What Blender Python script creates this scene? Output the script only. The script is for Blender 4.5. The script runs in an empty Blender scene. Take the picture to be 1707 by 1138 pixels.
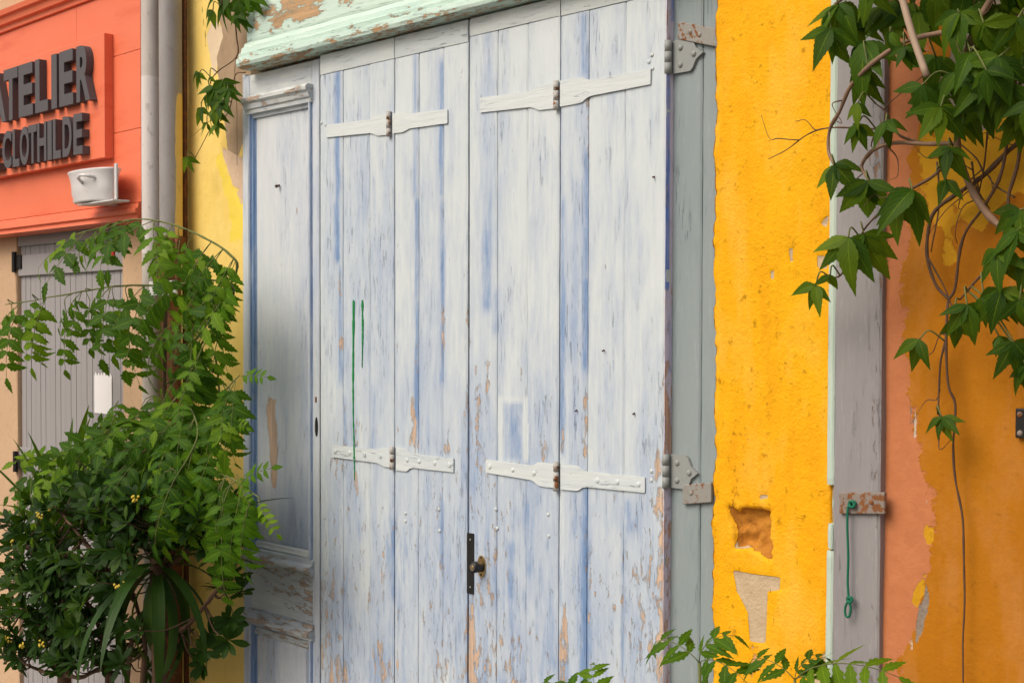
import bpy, bmesh, math, random
import numpy as np
from mathutils import Vector, Matrix, noise as mnoise
R = math.radians
rng = random.Random(11)
S = bpy.context.scene
COL = S.collection

# ------------------------------------------------------------------ camera
FPX, SH = 2370.0, 41.0                       # focal length and lens shift, in px of a 1707 px wide frame
YAW, PITCH, ROLL = R(47.75), R(1.5), R(0.15)
CAM = Vector((0.0, -2.59, 1.72))
ROT = Matrix.Rotation(YAW, 3, 'Z') @ Matrix.Rotation(R(90) - PITCH, 3, 'X') @ Matrix.Rotation(ROLL, 3, 'Z')
cd = bpy.data.cameras.new('camera'); cam = bpy.data.objects.new('camera', cd); COL.objects.link(cam)
cam.matrix_world = Matrix.Translation(CAM) @ ROT.to_4x4()
cd.sensor_width = 36.0; cd.lens = 36.0 * FPX / 1707.0; cd.shift_y = SH / 1707.0
cd.clip_start = 0.05; cd.clip_end = 500
S.camera = cam

# ------------------------------------------------------------------ sky, sun, exposure
SUN_EL, SUN_AZ = R(45), R(191)               # azimuth clockwise from +Y
w = bpy.data.worlds.new('World'); S.world = w; w.use_nodes = True
nt = w.node_tree; nt.nodes.clear()
sky = nt.nodes.new('ShaderNodeTexSky'); sky.sky_type = 'NISHITA'; sky.sun_disc = False
sky.sun_elevation = SUN_EL; sky.sun_rotation = SUN_AZ; sky.air_density = 1.0; sky.dust_density = 6.0; sky.ozone_density = 0.3
bg = nt.nodes.new('ShaderNodeBackground'); bg.inputs[1].default_value = 0.11
wo = nt.nodes.new('ShaderNodeOutputWorld')
nt.links.new(sky.outputs[0], bg.inputs[0]); nt.links.new(bg.outputs[0], wo.inputs[0])
sd = bpy.data.lights.new('sun', 'SUN'); sd.energy = 1.2; sd.angle = R(42); sd.color = (1.0, 0.95, 0.88)
sun = bpy.data.objects.new('sun', sd); COL.objects.link(sun)
sdir = Vector((math.sin(SUN_AZ) * math.cos(SUN_EL), math.cos(SUN_AZ) * math.cos(SUN_EL), math.sin(SUN_EL)))
sun.rotation_euler = sdir.to_track_quat('Z', 'Y').to_euler(); sun.location = (-6, -6, 8)
vs = S.view_settings; vs.view_transform = 'Standard'; vs.look = 'None'; vs.gamma = 1.0; vs.exposure = 0.27
vs.use_curve_mapping = False
S.cycles.max_bounces = 8

# ------------------------------------------------------------------ helpers
def at(X, Y, y=0.0):
    """photo position (in 1707x1138 px) on the vertical plane at world y, as a point of the place"""
    d = ROT @ Vector(((X - 853.5) / FPX, (569.0 - Y + SH) / FPX, -1.0))
    return CAM + d * ((y - CAM.y) / d.y)
def xw(X, y=0.0): return at(X, 569, y).x
def zw(X, Y, y=0.0): return at(X, Y, y).z
def mpp(X, y=0.0):                            # metres per photo px at that place
    p = at(X, 569, y); return (p - CAM).dot(ROT @ Vector((0, 0, -1))) / FPX

MATS = {}
def tag(o, label=None, cat=None, group=None, kind=None):
    if label: o['label'] = label
    if cat: o['category'] = cat
    if group: o['group'] = group
    if kind: o['kind'] = kind
    return o
def thing(name, loc, label, cat, group=None):
    o = bpy.data.objects.new(name, None); COL.objects.link(o); o.location = loc; o.empty_display_size = 0.1
    return tag(o, label, cat, group)
def wloc(o):
    v = Vector((0, 0, 0))
    while o is not None: v += o.location; o = o.parent
    return v
def mesh(name, verts, faces, mat, parent=None, attrs=None, smooth=False, uv=None):
    v = np.array(verts, dtype=float); c = (v.min(0) + v.max(0)) / 2
    if parent is None: c[2] = v[:, 2].min()
    me = bpy.data.meshes.new(name); me.from_pydata((v - c).tolist(), [], [list(map(int, f)) for f in faces]); me.update()
    if attrs:
        for k, a in attrs.items():
            me.attributes.new(k, 'FLOAT', 'POINT').data.foreach_set('value', np.asarray(a, dtype=np.float32))
    if smooth: me.polygons.foreach_set('use_smooth', [True] * len(me.polygons))
    me.materials.append(MATS[mat])
    o = bpy.data.objects.new(name, me); COL.objects.link(o)
    o.parent = parent; o.location = Vector(c) - (wloc(parent) if parent else Vector((0, 0, 0)))
    return o
class MB:
    def __init__(s): s.v = []; s.f = []
    def add(s, v, f):
        n = len(s.v); s.v += [tuple(p) for p in v]; s.f += [tuple(i + n for i in q) for q in f]; return s
    def box(s, x0, x1, y0, y1, z0, z1, b=0.0):
        if b <= 0:
            v = [(x, y, z) for x in (x0, x1) for y in (y0, y1) for z in (z0, z1)]
            return s.add(v, [(0, 1, 3, 2), (4, 6, 7, 5), (0, 4, 5, 1), (2, 3, 7, 6), (0, 2, 6, 4), (1, 5, 7, 3)])
        bm = bmesh.new(); bmesh.ops.create_cube(bm, size=1)
        for q in bm.verts: q.co = Vector(((x0 + x1) / 2 + q.co.x * (x1 - x0), (y0 + y1) / 2 + q.co.y * (y1 - y0), (z0 + z1) / 2 + q.co.z * (z1 - z0)))
        bmesh.ops.bevel(bm, geom=bm.edges[:], offset=b, segments=2, affect='EDGES', profile=0.5)
        bm.verts.index_update(); v = [q.co[:] for q in bm.verts]; f = [[q.index for q in g.verts] for g in bm.faces]; bm.free()
        return s.add(v, f)
    def tube(s, pts, rad, n=8, cap=True):
        pts = [Vector(p) for p in pts]; m = len(pts)
        if not hasattr(rad, '__len__'): rad = [rad] * m
        v = []; f = []; ref = None
        for i, p in enumerate(pts):
            t = (pts[min(i + 1, m - 1)] - pts[max(i - 1, 0)]).normalized()
            if ref is None: ref = t.orthogonal().normalized()
            ref = (ref - t * ref.dot(t)).normalized(); b = t.cross(ref)
            for k in range(n):
                a = 2 * math.pi * k / n; v.append(p + (ref * math.cos(a) + b * math.sin(a)) * rad[i])
        for i in range(m - 1):
            for k in range(n): f.append((i * n + k, i * n + (k + 1) % n, (i + 1) * n + (k + 1) % n, (i + 1) * n + k))
        if cap: f.append(tuple(range(n))[::-1]); f.append(tuple((m - 1) * n + k for k in range(n)))
        return s.add(v, f)
    def prof_x(s, prof, x0, x1, jit=0.0, step=0.05):       # profile of (y, z) run along x
        n = max(1, int((x1 - x0) / step)); k = len(prof); v = []; f = []
        for i in range(n + 1):
            x = x0 + (x1 - x0) * i / n
            for j, (y, z) in enumerate(prof):
                q = mnoise.noise_vector((x * 6, j * 3.7, z * 5)) * jit; v.append((x, y + q.y, z + q.z))
        for i in range(n):
            for j in range(k): f.append((i * k + j, i * k + (j + 1) % k, (i + 1) * k + (j + 1) % k, (i + 1) * k + j))
        f.append(tuple(range(k))[::-1]); f.append(tuple(n * k + j for j in range(k)))
        return s.add(v, f)
    def prof_z(s, prof, z0, z1, step=0.08, jit=0.0):       # profile of (x, y) run along z
        n = max(1, int((z1 - z0) / step)); k = len(prof); v = []; f = []
        for i in range(n + 1):
            z = z0 + (z1 - z0) * i / n
            for j, (x, y) in enumerate(prof):
                q = mnoise.noise_vector((x * 6, j * 3.7, z * 5)) * jit; v.append((x + q.x, y + q.y, z))
        for i in range(n):
            for j in range(k): f.append((i * k + j, (i + 1) * k + j, (i + 1) * k + (j + 1) % k, i * k + (j + 1) % k))
        f.append(tuple(range(k))); f.append(tuple(n * k + j for j in range(k))[::-1])
        return s.add(v, f)
    def plate(s, poly, y0, y1):                            # outline of (x, z) with thickness from y0 (front) to y1
        k = len(poly); v = [(x, y0, z) for x, z in poly] + [(x, y1, z) for x, z in poly]
        f = [tuple(range(k)), tuple(range(k, 2 * k))[::-1]] + [(i, i + k, (i + 1) % k + k, (i + 1) % k) for i in range(k)]
        return s.add(v, f)
    def dome(s, c, r, h, n=10):                            # rivet head, bulging towards -y
        v = []; f = []
        for j, (q, e) in enumerate(((1.0, 0.0), (0.92, 0.45), (0.6, 0.85))):
            for k in range(n):
                a = 2 * math.pi * k / n; v.append((c[0] + r * q * math.cos(a), c[1] - h * e, c[2] + r * q * math.sin(a)))
        v.append((c[0], c[1] - h, c[2]))
        for j in range(2):
            for k in range(n): f.append((j * n + k, j * n + (k + 1) % n, (j + 1) * n + (k + 1) % n, (j + 1) * n + k))
        for k in range(n): f.append((2 * n + k, 2 * n + (k + 1) % n, 3 * n))
        return s.add(v, f)
    def build(s, name, mat, parent=None, smooth=False, attrs=None):
        o = mesh(name, s.v, s.f, mat, parent, attrs, smooth)
        bm = bmesh.new(); bm.from_mesh(o.data); bmesh.ops.recalc_face_normals(bm, faces=bm.faces[:]); bm.to_mesh(o.data); bm.free()
        return o

def sdf(P, poly):                              # signed distance, negative inside
    P = np.asarray(P); d = np.full(len(P), 1e9); ins = np.zeros(len(P), bool); m = len(poly)
    for i in range(m):
        a = np.array(poly[i]); b = np.array(poly[(i + 1) % m]); e = b - a; wv = P - a
        t = np.clip((wv @ e) / max(e @ e, 1e-12), 0, 1); q = wv - t[:, None] * e
        d = np.minimum(d, np.sqrt((q * q).sum(1)))
        c = ((a[1] > P[:, 1]) != (b[1] > P[:, 1]))
        xx = a[0] + (P[:, 1] - a[1]) * e[0] / (e[1] if abs(e[1]) > 1e-9 else 1e-9)
        ins ^= c & (P[:, 0] < xx)
    return np.where(ins, -d, d)
def pxpoly(pts, y=0.0): return [(at(X, Y, y).x, at(X, Y, y).z) for X, Y in pts]
def soft(d, f): return np.clip(0.5 - d / (2 * f), 0, 1)    # 1 inside .. 0 outside, .5 on the outline
def vnoise(P, sx, sz, seed=0.0, oct=3):
    out = np.empty(len(P))
    for i, (x, z) in enumerate(P): out[i] = mnoise.fractal((x * sx + seed, seed * 1.7, z * sz), 1.0, 2.0, oct)
    return out

# ------------------------------------------------------------------ node materials
class NT:
    def __init__(s, name):
        m = bpy.data.materials.new(name); m.use_nodes = True; s.m = m; s.t = m.node_tree; s.t.nodes.clear(); MATS[name] = m
        s.out = s.n('ShaderNodeOutputMaterial'); s.geo = s.n('ShaderNodeNewGeometry'); s.oi = s.n('ShaderNodeObjectInfo')
    def n(s, k): return s.t.nodes.new(k)
    def l(s, a, b): s.t.links.new(a, b)
    def put(s, sock, v):
        if isinstance(v, (int, float)): sock.default_value = v
        elif isinstance(v, tuple): sock.default_value = v if len(v) == 4 or sock.type == 'VECTOR' else v + (1,)
        else: s.l(v, sock)
    def math(s, op, a, b=0.0, clamp=False):
        q = s.n('ShaderNodeMath'); q.operation = op; q.use_clamp = clamp; s.put(q.inputs[0], a); s.put(q.inputs[1], b); return q.outputs[0]
    def add(s, a, b, clamp=False): return s.math('ADD', a, b, clamp)
    def mul(s, a, b, clamp=False): return s.math('MULTIPLY', a, b, clamp)
    def pos(s, sc=(1, 1, 1), perobj=0.0, obj=False):
        q = s.n('ShaderNodeMapping')
        if obj: tc = s.n('ShaderNodeTexCoord'); src = tc.outputs['Object']
        else: src = s.geo.outputs['Position']
        if perobj:
            a = s.n('ShaderNodeVectorMath'); a.operation = 'ADD'; s.l(src, a.inputs[0])
            c = s.n('ShaderNodeCombineXYZ')
            for i in range(3): s.l(s.mul(s.oi.outputs['Random'], perobj * (1 + i * 0.37)), c.inputs[i])
            s.l(c.outputs[0], a.inputs[1]); src = a.outputs[0]
        s.l(src, q.inputs[0]); q.inputs['Scale'].default_value = sc; return q.outputs[0]
    def noise(s, vec, scale=1.0, detail=4.0, rough=0.55, dist=0.0):
        q = s.n('ShaderNodeTexNoise'); s.l(vec, q.inputs['Vector']); q.inputs['Scale'].default_value = scale
        q.inputs['Detail'].default_value = detail; q.inputs['Roughness'].default_value = rough; q.inputs['Distortion'].default_value = dist
        return q.outputs[0]
    def voro(s, vec, scale=1.0, feat='F1'):
        q = s.n('ShaderNodeTexVoronoi'); q.feature = feat; s.l(vec, q.inputs['Vector']); q.inputs['Scale'].default_value = scale; return q.outputs['Distance']
    def step(s, v, lo, hi):
        q = s.n('ShaderNodeMapRange'); q.clamp = True; s.put(q.inputs[0], v); q.inputs[1].default_value = lo; q.inputs[2].default_value = hi; return q.outputs[0]
    def ramp(s, v, stops):
        q = s.n('ShaderNodeValToRGB'); s.put(q.inputs[0], v); e = q.color_ramp.elements
        while len(e) < len(stops): e.new(0.5)
        for i, (p, c) in enumerate(stops): e[i].position = p; e[i].color = tuple(c) + (1,)
        return q.outputs[0]
    def mix(s, f, a, b, mode='MIX'):
        q = s.n('ShaderNodeMix'); q.data_type = 'RGBA'; q.blend_type = mode; s.put(q.inputs[0], f); s.put(q.inputs[6], a); s.put(q.inputs[7], b); return q.outputs[2]
    def attr(s, name):
        q = s.n('ShaderNodeAttribute'); q.attribute_name = name; return q.outputs['Fac']
    def bsdf(s, col, rough=0.6, bump=None, bstr=0.3, bdist=0.004, metal=0.0, spec=0.35, coat=0.0):
        p = s.n('ShaderNodeBsdfPrincipled'); s.put(p.inputs['Base Color'], col); s.put(p.inputs['Roughness'], rough)
        p.inputs['Metallic'].default_value = metal; p.inputs['Specular IOR Level'].default_value = spec; p.inputs['Coat Weight'].default_value = coat
        if bump is not None:
            b = s.n('ShaderNodeBump'); b.inputs['Strength'].default_value = bstr; b.inputs['Distance'].default_value = bdist
            s.l(bump, b.inputs['Height']); s.l(b.outputs[0], p.inputs['Normal'])
        s.l(p.outputs[0], s.out.inputs[0]); return p

def old_paint(name, white, pale, blue, wood, bare_bias=0.0, blue_bias=0.0, horiz=False, con=0.72, wmix=0.85):
    """brushed, worn paint on wood: attributes 'blue' (earlier coat shows) and 'bare' (bare wood shows)"""
    k = NT(name)
    sc = (lambda a, b: (b, a, a)) if horiz else (lambda a, b: (a, a, b))
    mixc = lambda a, b, f: tuple(a[i] * (1 - f) + b[i] * f for i in range(3))
    A = k.noise(k.pos(sc(9, 1.6), 7), 1, 4, 0.6); B = k.noise(k.pos(sc(85, 6), 7), 1, 4, 0.62); C = k.noise(k.pos(sc(30, 8), 5), 1, 5, 0.68)
    at_b = k.attr('blue'); at_w = k.attr('bare')
    # thin white over a pale blue-grey ground: streaks and patches
    Lo = k.noise(k.pos(sc(5, 0.9), 2), 1, 3, 0.5)
    t = k.add(k.add(k.mul(A, 0.75), k.mul(B, 0.42)), k.add(k.mul(C, 0.48), k.mul(Lo, 0.65)))              # about 1.15 on average
    t = k.add(k.add(t, blue_bias - 1.15), k.mul(at_b, 0.42))
    base = k.ramp(k.add(k.mul(t, 1.7 * con), 0.44), [(0.0, mixc(white, (1, 1, 1), 0.10)), (0.30, white), (0.52, mixc(white, pale, 0.45)), (0.78, pale), (1.0, mixc(pale, blue, 0.45))])
    # earlier blue coat, ragged
    mb = k.step(k.add(k.add(at_b, k.mul(k.add(B, -0.5), 1.2)), k.mul(k.add(C, -0.5), 1.1)), 0.44, 0.92)
    bl = k.mix(k.step(B, 0.35, 0.7), blue, mixc(blue, pale, 0.6))
    col = k.mix(k.mul(mb, 0.85), base, bl)
    # grey dashes and hairline cracks along the grain
    D = k.noise(k.pos(sc(150, 15), 9), 1, 3, 0.6)
    cr = k.mul(k.step(D, 0.60, 0.66), k.step(k.add(A, k.mul(C, 0.6)), 0.80, 1.02))
    col = k.mix(k.mul(cr, 0.7 * con), col, mixc((0.15, 0.15, 0.17), blue, 0.25))
    lift = k.step(D, 0.40, 0.33); col = k.mix(k.mul(lift, 0.30 * con), col, mixc(white, (1, 1, 1), 0.45))
    # flaked to bare wood
    F = k.noise(k.pos(sc(62, 18), 6), 1, 6, 0.72); fl = k.add(k.add(F, k.mul(at_w, 0.33)), k.add(k.mul(Lo, 0.34), bare_bias - 0.17))
    mw = k.step(fl, 0.700, 0.722); halo = k.step(fl, 0.665, 0.70)
    wc = k.mix(k.step(B, 0.35, 0.65), wood, tuple(c * 0.60 for c in wood))
    col = k.mix(k.mul(halo, 0.35 * con), col, mixc(white, (0.8, 0.76, 0.7), 0.6))
    col = k.mix(k.mul(mw, wmix), col, wc)
    h = k.add(k.add(k.mul(B, 0.6), k.mul(mw, -0.7)), k.add(k.mul(cr, -0.9), k.add(k.mul(halo, 0.25), k.mul(C, 0.5))))
    k.bsdf(col, k.add(0.58, k.mul(mw, 0.25)), h, 0.8, 0.004, spec=0.25)
    return k

WOOD = (0.66, 0.44, 0.28)
old_paint('door_paint', (0.585, 0.645, 0.665), (0.345, 0.43, 0.575), (0.10, 0.22, 0.45), WOOD, 0.006, con=0.66)
old_paint('rail_paint', (0.61, 0.66, 0.66), (0.47, 0.55, 0.61), (0.14, 0.26, 0.48), WOOD, -0.03, -0.12, horiz=True, con=0.5)
old_paint('panel_paint', (0.60, 0.64, 0.665), (0.38, 0.455, 0.585), (0.09, 0.21, 0.44), WOOD, con=0.66)
old_paint('panel_rail_paint', (0.62, 0.65, 0.63), (0.42, 0.47, 0.52), (0.16, 0.26, 0.42), (0.50, 0.34, 0.22), horiz=True)
old_paint('mint_paint', (0.60, 0.74, 0.65), (0.48, 0.66, 0.58), (0.35, 0.45, 0.42), (0.58, 0.30, 0.11), horiz=True)
old_paint('edge_paint', (0.74, 0.66, 0.76), (0.66, 0.60, 0.74), (0.04, 0.20, 0.68), (0.74, 0.40, 0.23), 0.02)
old_paint('jamb_paint', (0.275, 0.325, 0.325), (0.22, 0.275, 0.295), (0.13, 0.20, 0.26), (0.30, 0.20, 0.12), -0.09, con=0.3)
old_paint('post_paint', (0.30, 0.285, 0.285), (0.235, 0.222, 0.23), (0.17, 0.17, 0.20), (0.36, 0.17, 0.07), -0.03, con=0.4)
old_paint('mint_strip_paint', (0.52, 0.62, 0.52), (0.42, 0.54, 0.48), (0.3, 0.4, 0.4), (0.5, 0.4, 0.28), -0.04, con=0.4)

def metal_paint(name, c1, c2, rust=0.5, rough=0.5):
    k = NT(name); n1 = k.noise(k.pos((25, 25, 25), 3), 1, 5); n2 = k.noise(k.pos((60, 60, 60), 5), 1, 6, 0.65); a = k.attr('bare')
    col = k.mix(n1, c1, c2); r = k.step(k.add(n2, k.mul(a, 0.3)), 1.0 - rust * 0.5, 1.04 - rust * 0.5)
    col = k.mix(r, col, k.mix(n1, (0.30, 0.11, 0.03), (0.12, 0.05, 0.02)))
    k.bsdf(col, k.add(rough, k.mul(r, 0.3)), k.add(n2, k.mul(r, -0.5)), 0.35, 0.002)
metal_paint('hinge_white', (0.59, 0.64, 0.64), (0.50, 0.56, 0.58), 0.72)
metal_paint('hinge_pin', (0.50, 0.52, 0.50), (0.40, 0.36, 0.32), 0.95)
metal_paint('hinge_grey', (0.30, 0.32, 0.30), (0.25, 0.27, 0.27), 0.66)
metal_paint('tab_grey', (0.30, 0.29, 0.26), (0.25, 0.25, 0.23), 0.86)
metal_paint('tab_rusty', (0.27, 0.23, 0.20), (0.22, 0.18, 0.15), 1.0)
metal_paint('rust', (0.16, 0.06, 0.02), (0.08, 0.035, 0.02), 0.95, 0.75)
metal_paint('black_metal', (0.012, 0.012, 0.012), (0.02, 0.018, 0.016), 0.4, 0.4)
metal_paint('nail', (0.05, 0.03, 0.03), (0.1, 0.05, 0.03), 0.8, 0.6)
metal_paint('letter_grey', (0.085, 0.080, 0.085), (0.10, 0.092, 0.095), 0.0, 0.62)
metal_paint('enamel', (0.74, 0.73, 0.72), (0.68, 0.66, 0.66), 0.55, 0.22)
metal_paint('white_metal', (0.66, 0.64, 0.63), (0.6, 0.58, 0.57), 0.55, 0.45)
k = NT('brass'); k.bsdf((0.75, 0.52, 0.22), 0.3, metal=1.0)
k = NT('steel'); k.bsdf((0.5, 0.48, 0.45), 0.3, metal=1.0)
k = NT('dark_gap'); k.bsdf((0.02, 0.02, 0.02), 0.9)
k = NT('green_spray'); k.bsdf((0.005, 0.22, 0.055), 0.55, k.noise(k.pos((300, 300, 60)), 1, 3), 0.3, 0.001)
k = NT('green_twine'); k.bsdf((0.004, 0.14, 0.075), 0.6, k.noise(k.pos((300, 300, 500)), 1, 2), 0.6, 0.001)
k = NT('cane'); k.bsdf(k.mix(k.noise(k.pos((30, 30, 4)), 1, 4), (0.48, 0.36, 0.26), (0.36, 0.25, 0.17)), 0.6)
k = NT('white_patch'); k.bsdf((0.80, 0.78, 0.78), 0.5)
k = NT('green_print'); k.bsdf((0.30, 0.55, 0.08), 0.5)
k = NT('red_paint'); k.bsdf((0.45, 0.02, 0.015), 0.5)

k = NT('sign_paint')
n1 = k.noise(k.pos((3, 3, 9), 2), 1, 5); n2 = k.noise(k.pos((2.2, 2, 14), 2), 1, 6, 0.6)
c = k.mix(n1, (0.82, 0.205, 0.105), (0.78, 0.17, 0.075)); c = k.mix(k.mul(k.step(n2, 0.55, 0.66), 0.65), c, (0.70, 0.13, 0.06))
k.bsdf(c, 0.5, k.noise(k.pos((20, 20, 120), 2), 1, 4), 0.15, 0.002)

k = NT('beige_wall')
n1 = k.noise(k.pos((2, 2, 2)), 1, 6); n2 = k.noise(k.pos((40, 40, 40)), 1, 5)
c = k.mix(n1, (0.60, 0.41, 0.25), (0.50, 0.33, 0.20)); c = k.mix(k.step(n2, 0.55, 0.75), c, (0.42, 0.30, 0.2))
k.bsdf(c, 0.85, k.add(n2, n1), 0.4, 0.004)
k = NT('shutter_grey'); n1 = k.noise(k.pos((60, 60, 3), 5), 1, 4)
k.bsdf(k.mix(n1, (0.34, 0.325, 0.325), (0.285, 0.27, 0.275)), 0.55, n1, 0.2, 0.002)

def pipe_mat(name, c1, c2, extra=None):
    k = NT(name); n1 = k.noise(k.pos((12, 12, 5)), 1, 6, 0.6); n2 = k.noise(k.pos((45, 45, 25)), 1, 5)
    c = k.mix(k.step(n1, 0.35, 0.65), c1, c2)
    a = k.attr('bare'); m = k.step(k.add(k.add(a, k.mul(k.add(n1, -0.5), 0.9)), k.mul(k.add(n2, -0.5), 0.25)), 0.48, 0.52)
    if extra: c = k.mix(m, c, extra)
    c = k.mix(k.mul(k.step(n2, 0.6, 0.7), 0.4), c, (0.22, 0.18, 0.15))
    k.bsdf(c, 0.6, k.add(n2, m), 0.25, 0.002)
pipe_mat('pipe_white', (0.58, 0.53, 0.48), (0.48, 0.43, 0.39), (0.66, 0.61, 0.58))
pipe_mat('pipe_grey', (0.34, 0.32, 0.31), (0.27, 0.25, 0.245), (0.70, 0.52, 0.18))

def stucco(name, layers, base, base2, bump=0.6, grain=170, dirt=0.4, mott=0.35):
    """painted stucco: layers is a list of (attribute, colour, colour2, raggedness)"""
    k = NT(name)
    n1 = k.noise(k.pos((3, 3, 2)), 1, 6, 0.6); n2 = k.noise(k.pos((grain,) * 3), 1, 3, 0.6); n3 = k.noise(k.pos((26, 26, 26)), 1, 6, 0.65); n4 = k.noise(k.pos((60, 60, 60)), 1, 5, 0.6)
    c = k.mix(k.step(n1, 0.32, 0.68), base, base2); h = k.add(k.mul(n2, 0.6), k.mul(n4, 0.7))
    n5 = k.noise(k.pos((9, 9, 3.2)), 1, 6, 0.66); n6 = k.noise(k.pos((30, 30, 2.2)), 1, 4, 0.6)
    c = k.mix(k.mul(k.step(n5, 0.50, 0.72), mott), c, tuple(min(1, q * 1.0 + 0.10) for q in base)); c = k.mix(k.mul(k.step(k.add(n5, k.mul(n6, 0.5)), 0.72, 0.50), mott), c, tuple(q * f for q, f in zip(base2, (0.86, 0.74, 0.8))))
    pit = k.mul(k.step(n4, 0.58, 0.66), k.step(n3, 0.47, 0.60))
    c = k.mix(k.mul(pit, dirt), c, tuple(q * 0.45 for q in base2))
    for a, c1, c2, rag in layers:
        m = k.step(k.add(k.add(k.attr(a), k.mul(k.add(n3, -0.5), rag)), k.mul(k.add(n1, -0.5), rag * 0.6)), 0.47, 0.53)
        c = k.mix(m, c, k.mix(k.step(n3, 0.3, 0.7), c1, c2)); h = k.add(h, k.mul(m, -0.8))
    ck = k.attr('crack'); c = k.mix(k.mul(k.step(k.add(ck, k.mul(k.add(n4, -0.5), 0.5)), 0.45, 0.7), 0.8), c, tuple(q * 0.25 for q in base2))
    k.bsdf(c, 0.8, h, bump, 0.004, spec=0.2)
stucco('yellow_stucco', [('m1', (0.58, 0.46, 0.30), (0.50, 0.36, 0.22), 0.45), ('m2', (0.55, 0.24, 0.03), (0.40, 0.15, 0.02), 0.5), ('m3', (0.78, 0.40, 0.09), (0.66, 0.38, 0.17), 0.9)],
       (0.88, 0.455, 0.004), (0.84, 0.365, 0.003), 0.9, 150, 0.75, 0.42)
stucco('ochre_wall', [('m1', (0.54, 0.20, 0.085), (0.47, 0.165, 0.065), 1.0), ('m2', (0.60, 0.31, 0.012), (0.54, 0.26, 0.01), 0.9), ('m3', (0.30, 0.25, 0.20), (0.22, 0.17, 0.13), 0.9), ('m4', (0.60, 0.50, 0.40), (0.5, 0.38, 0.27), 0.5)],
       (0.45, 0.165, 0.004), (0.40, 0.14, 0.004), 0.45, 90, 0.25)
stucco('pale_yellow_wall', [('m1', (0.74, 0.60, 0.42), (0.68, 0.53, 0.35), 0.4), ('m2', (0.40, 0.29, 0.185), (0.32, 0.225, 0.14), 0.4), ('m3', (0.66, 0.50, 0.36), (0.6, 0.42, 0.28), 0.4), ('m4', (0.83, 0.64, 0.07), (0.82, 0.62, 0.10), 1.1)],
       (0.84, 0.63, 0.20), (0.82, 0.58, 0.13), 0.3, 110, 0.2)
k = NT('paving'); n1 = k.noise(k.pos((6, 6, 6)), 1, 8, 0.6); n2 = k.noise(k.pos((90, 90, 90)), 1, 3)
k.bsdf(k.mix(n1, (0.20, 0.18, 0.15), (0.12, 0.11, 0.10)), 0.85, k.add(n1, n2), 0.5, 0.01)

def leaf_mat(name, cols, rough=0.4, trans=0.35, veins=7.0, vein_col=None, vein_amt=0.35, spec=0.4):
    k = NT(name)
    uv = k.n('ShaderNodeUVMap'); sp = k.n('ShaderNodeSeparateXYZ'); k.l(uv.outputs[0], sp.inputs[0])
    au = k.math('ABSOLUTE', k.add(sp.outputs[0], -0.5)); v = sp.outputs[1]
    c = k.ramp(k.oi.outputs['Random'], [(i / (len(cols) - 1), q) for i, q in enumerate(cols)])
    n1 = k.noise(k.pos((30, 30, 30), 4), 1, 4); c = k.mix(k.mul(n1, 0.5), c, tuple(q * 0.6 for q in cols[0]))
    ph = k.math('FRACT', k.add(k.mul(v, veins), k.mul(au, -veins * 0.75)))
    lat = k.step(k.math('ABSOLUTE', k.add(ph, -0.5)), 0.10, 0.0); mid = k.step(au, 0.035, 0.01)
    vn = k.math('MAXIMUM', k.mul(lat, 0.6), mid)
    c2 = k.mix(k.mul(vn, vein_amt), c, vein_col or tuple(q * 2.2 for q in cols[-1]))
    p = k.bsdf(c2, rough, k.add(k.mul(vn, -1.0), k.mul(n1, 0.4)), 0.35, 0.002, spec=spec)
    tr = k.n('ShaderNodeBsdfTranslucent'); hs = k.mix(0.65, c2, (0.16, 0.34, 0.01)); k.l(hs, tr.inputs[0])
    mx = k.n('ShaderNodeMixShader'); mx.inputs[0].default_value = trans
    k.l(p.outputs[0], mx.inputs[1]); k.l(tr.outputs[0], mx.inputs[2]); k.l(mx.outputs[0], k.out.inputs[0])
leaf_mat('creeper_leaf', [(0.018, 0.055, 0.005), (0.034, 0.095, 0.006), (0.06, 0.14, 0.008), (0.16, 0.25, 0.010)], 0.5, 0.42, spec=0.15)
leaf_mat('trumpet_leaf', [(0.022, 0.075, 0.005), (0.040, 0.12, 0.005), (0.08, 0.19, 0.006), (0.21, 0.35, 0.012)], 0.5, 0.42, 6.0, spec=0.15)
leaf_mat('pittosporum_leaf', [(0.012, 0.038, 0.004), (0.020, 0.056, 0.005), (0.045, 0.09, 0.006)], 0.45, 0.15, 9.0, None, 0.2, 0.12)
leaf_mat('sword_leaf', [(0.06, 0.13, 0.010), (0.10, 0.18, 0.012), (0.18, 0.24, 0.02)], 0.45, 0.25, 1.0, None, 0.1, 0.2)
leaf_mat('sword_dark', [(0.018, 0.05, 0.008), (0.03, 0.08, 0.01), (0.05, 0.10, 0.012)], 0.45, 0.2, 1.0, None, 0.1, 0.2)
k = NT('yellow_flower'); k.bsdf((0.55, 0.40, 0.04), 0.6)
def bark(name, c1, c2):
    k = NT(name); n = k.noise(k.pos((120, 120, 30)), 1, 5); k.bsdf(k.mix(n, c1, c2), 0.75, n, 0.5, 0.002)
bark('bark_brown', (0.14, 0.075, 0.04), (0.08, 0.045, 0.028)); bark('bark_pale', (0.30, 0.19, 0.12), (0.18, 0.11, 0.07)); bark('stem_green', (0.10, 0.16, 0.03), (0.16, 0.14, 0.05))

# ------------------------------------------------------------------ ground
g = MB(); g.box(-30, 20, -25, 2.0, -0.2, 0.0); o = g.build('pavement', 'paving'); tag(o, kind='structure')

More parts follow.
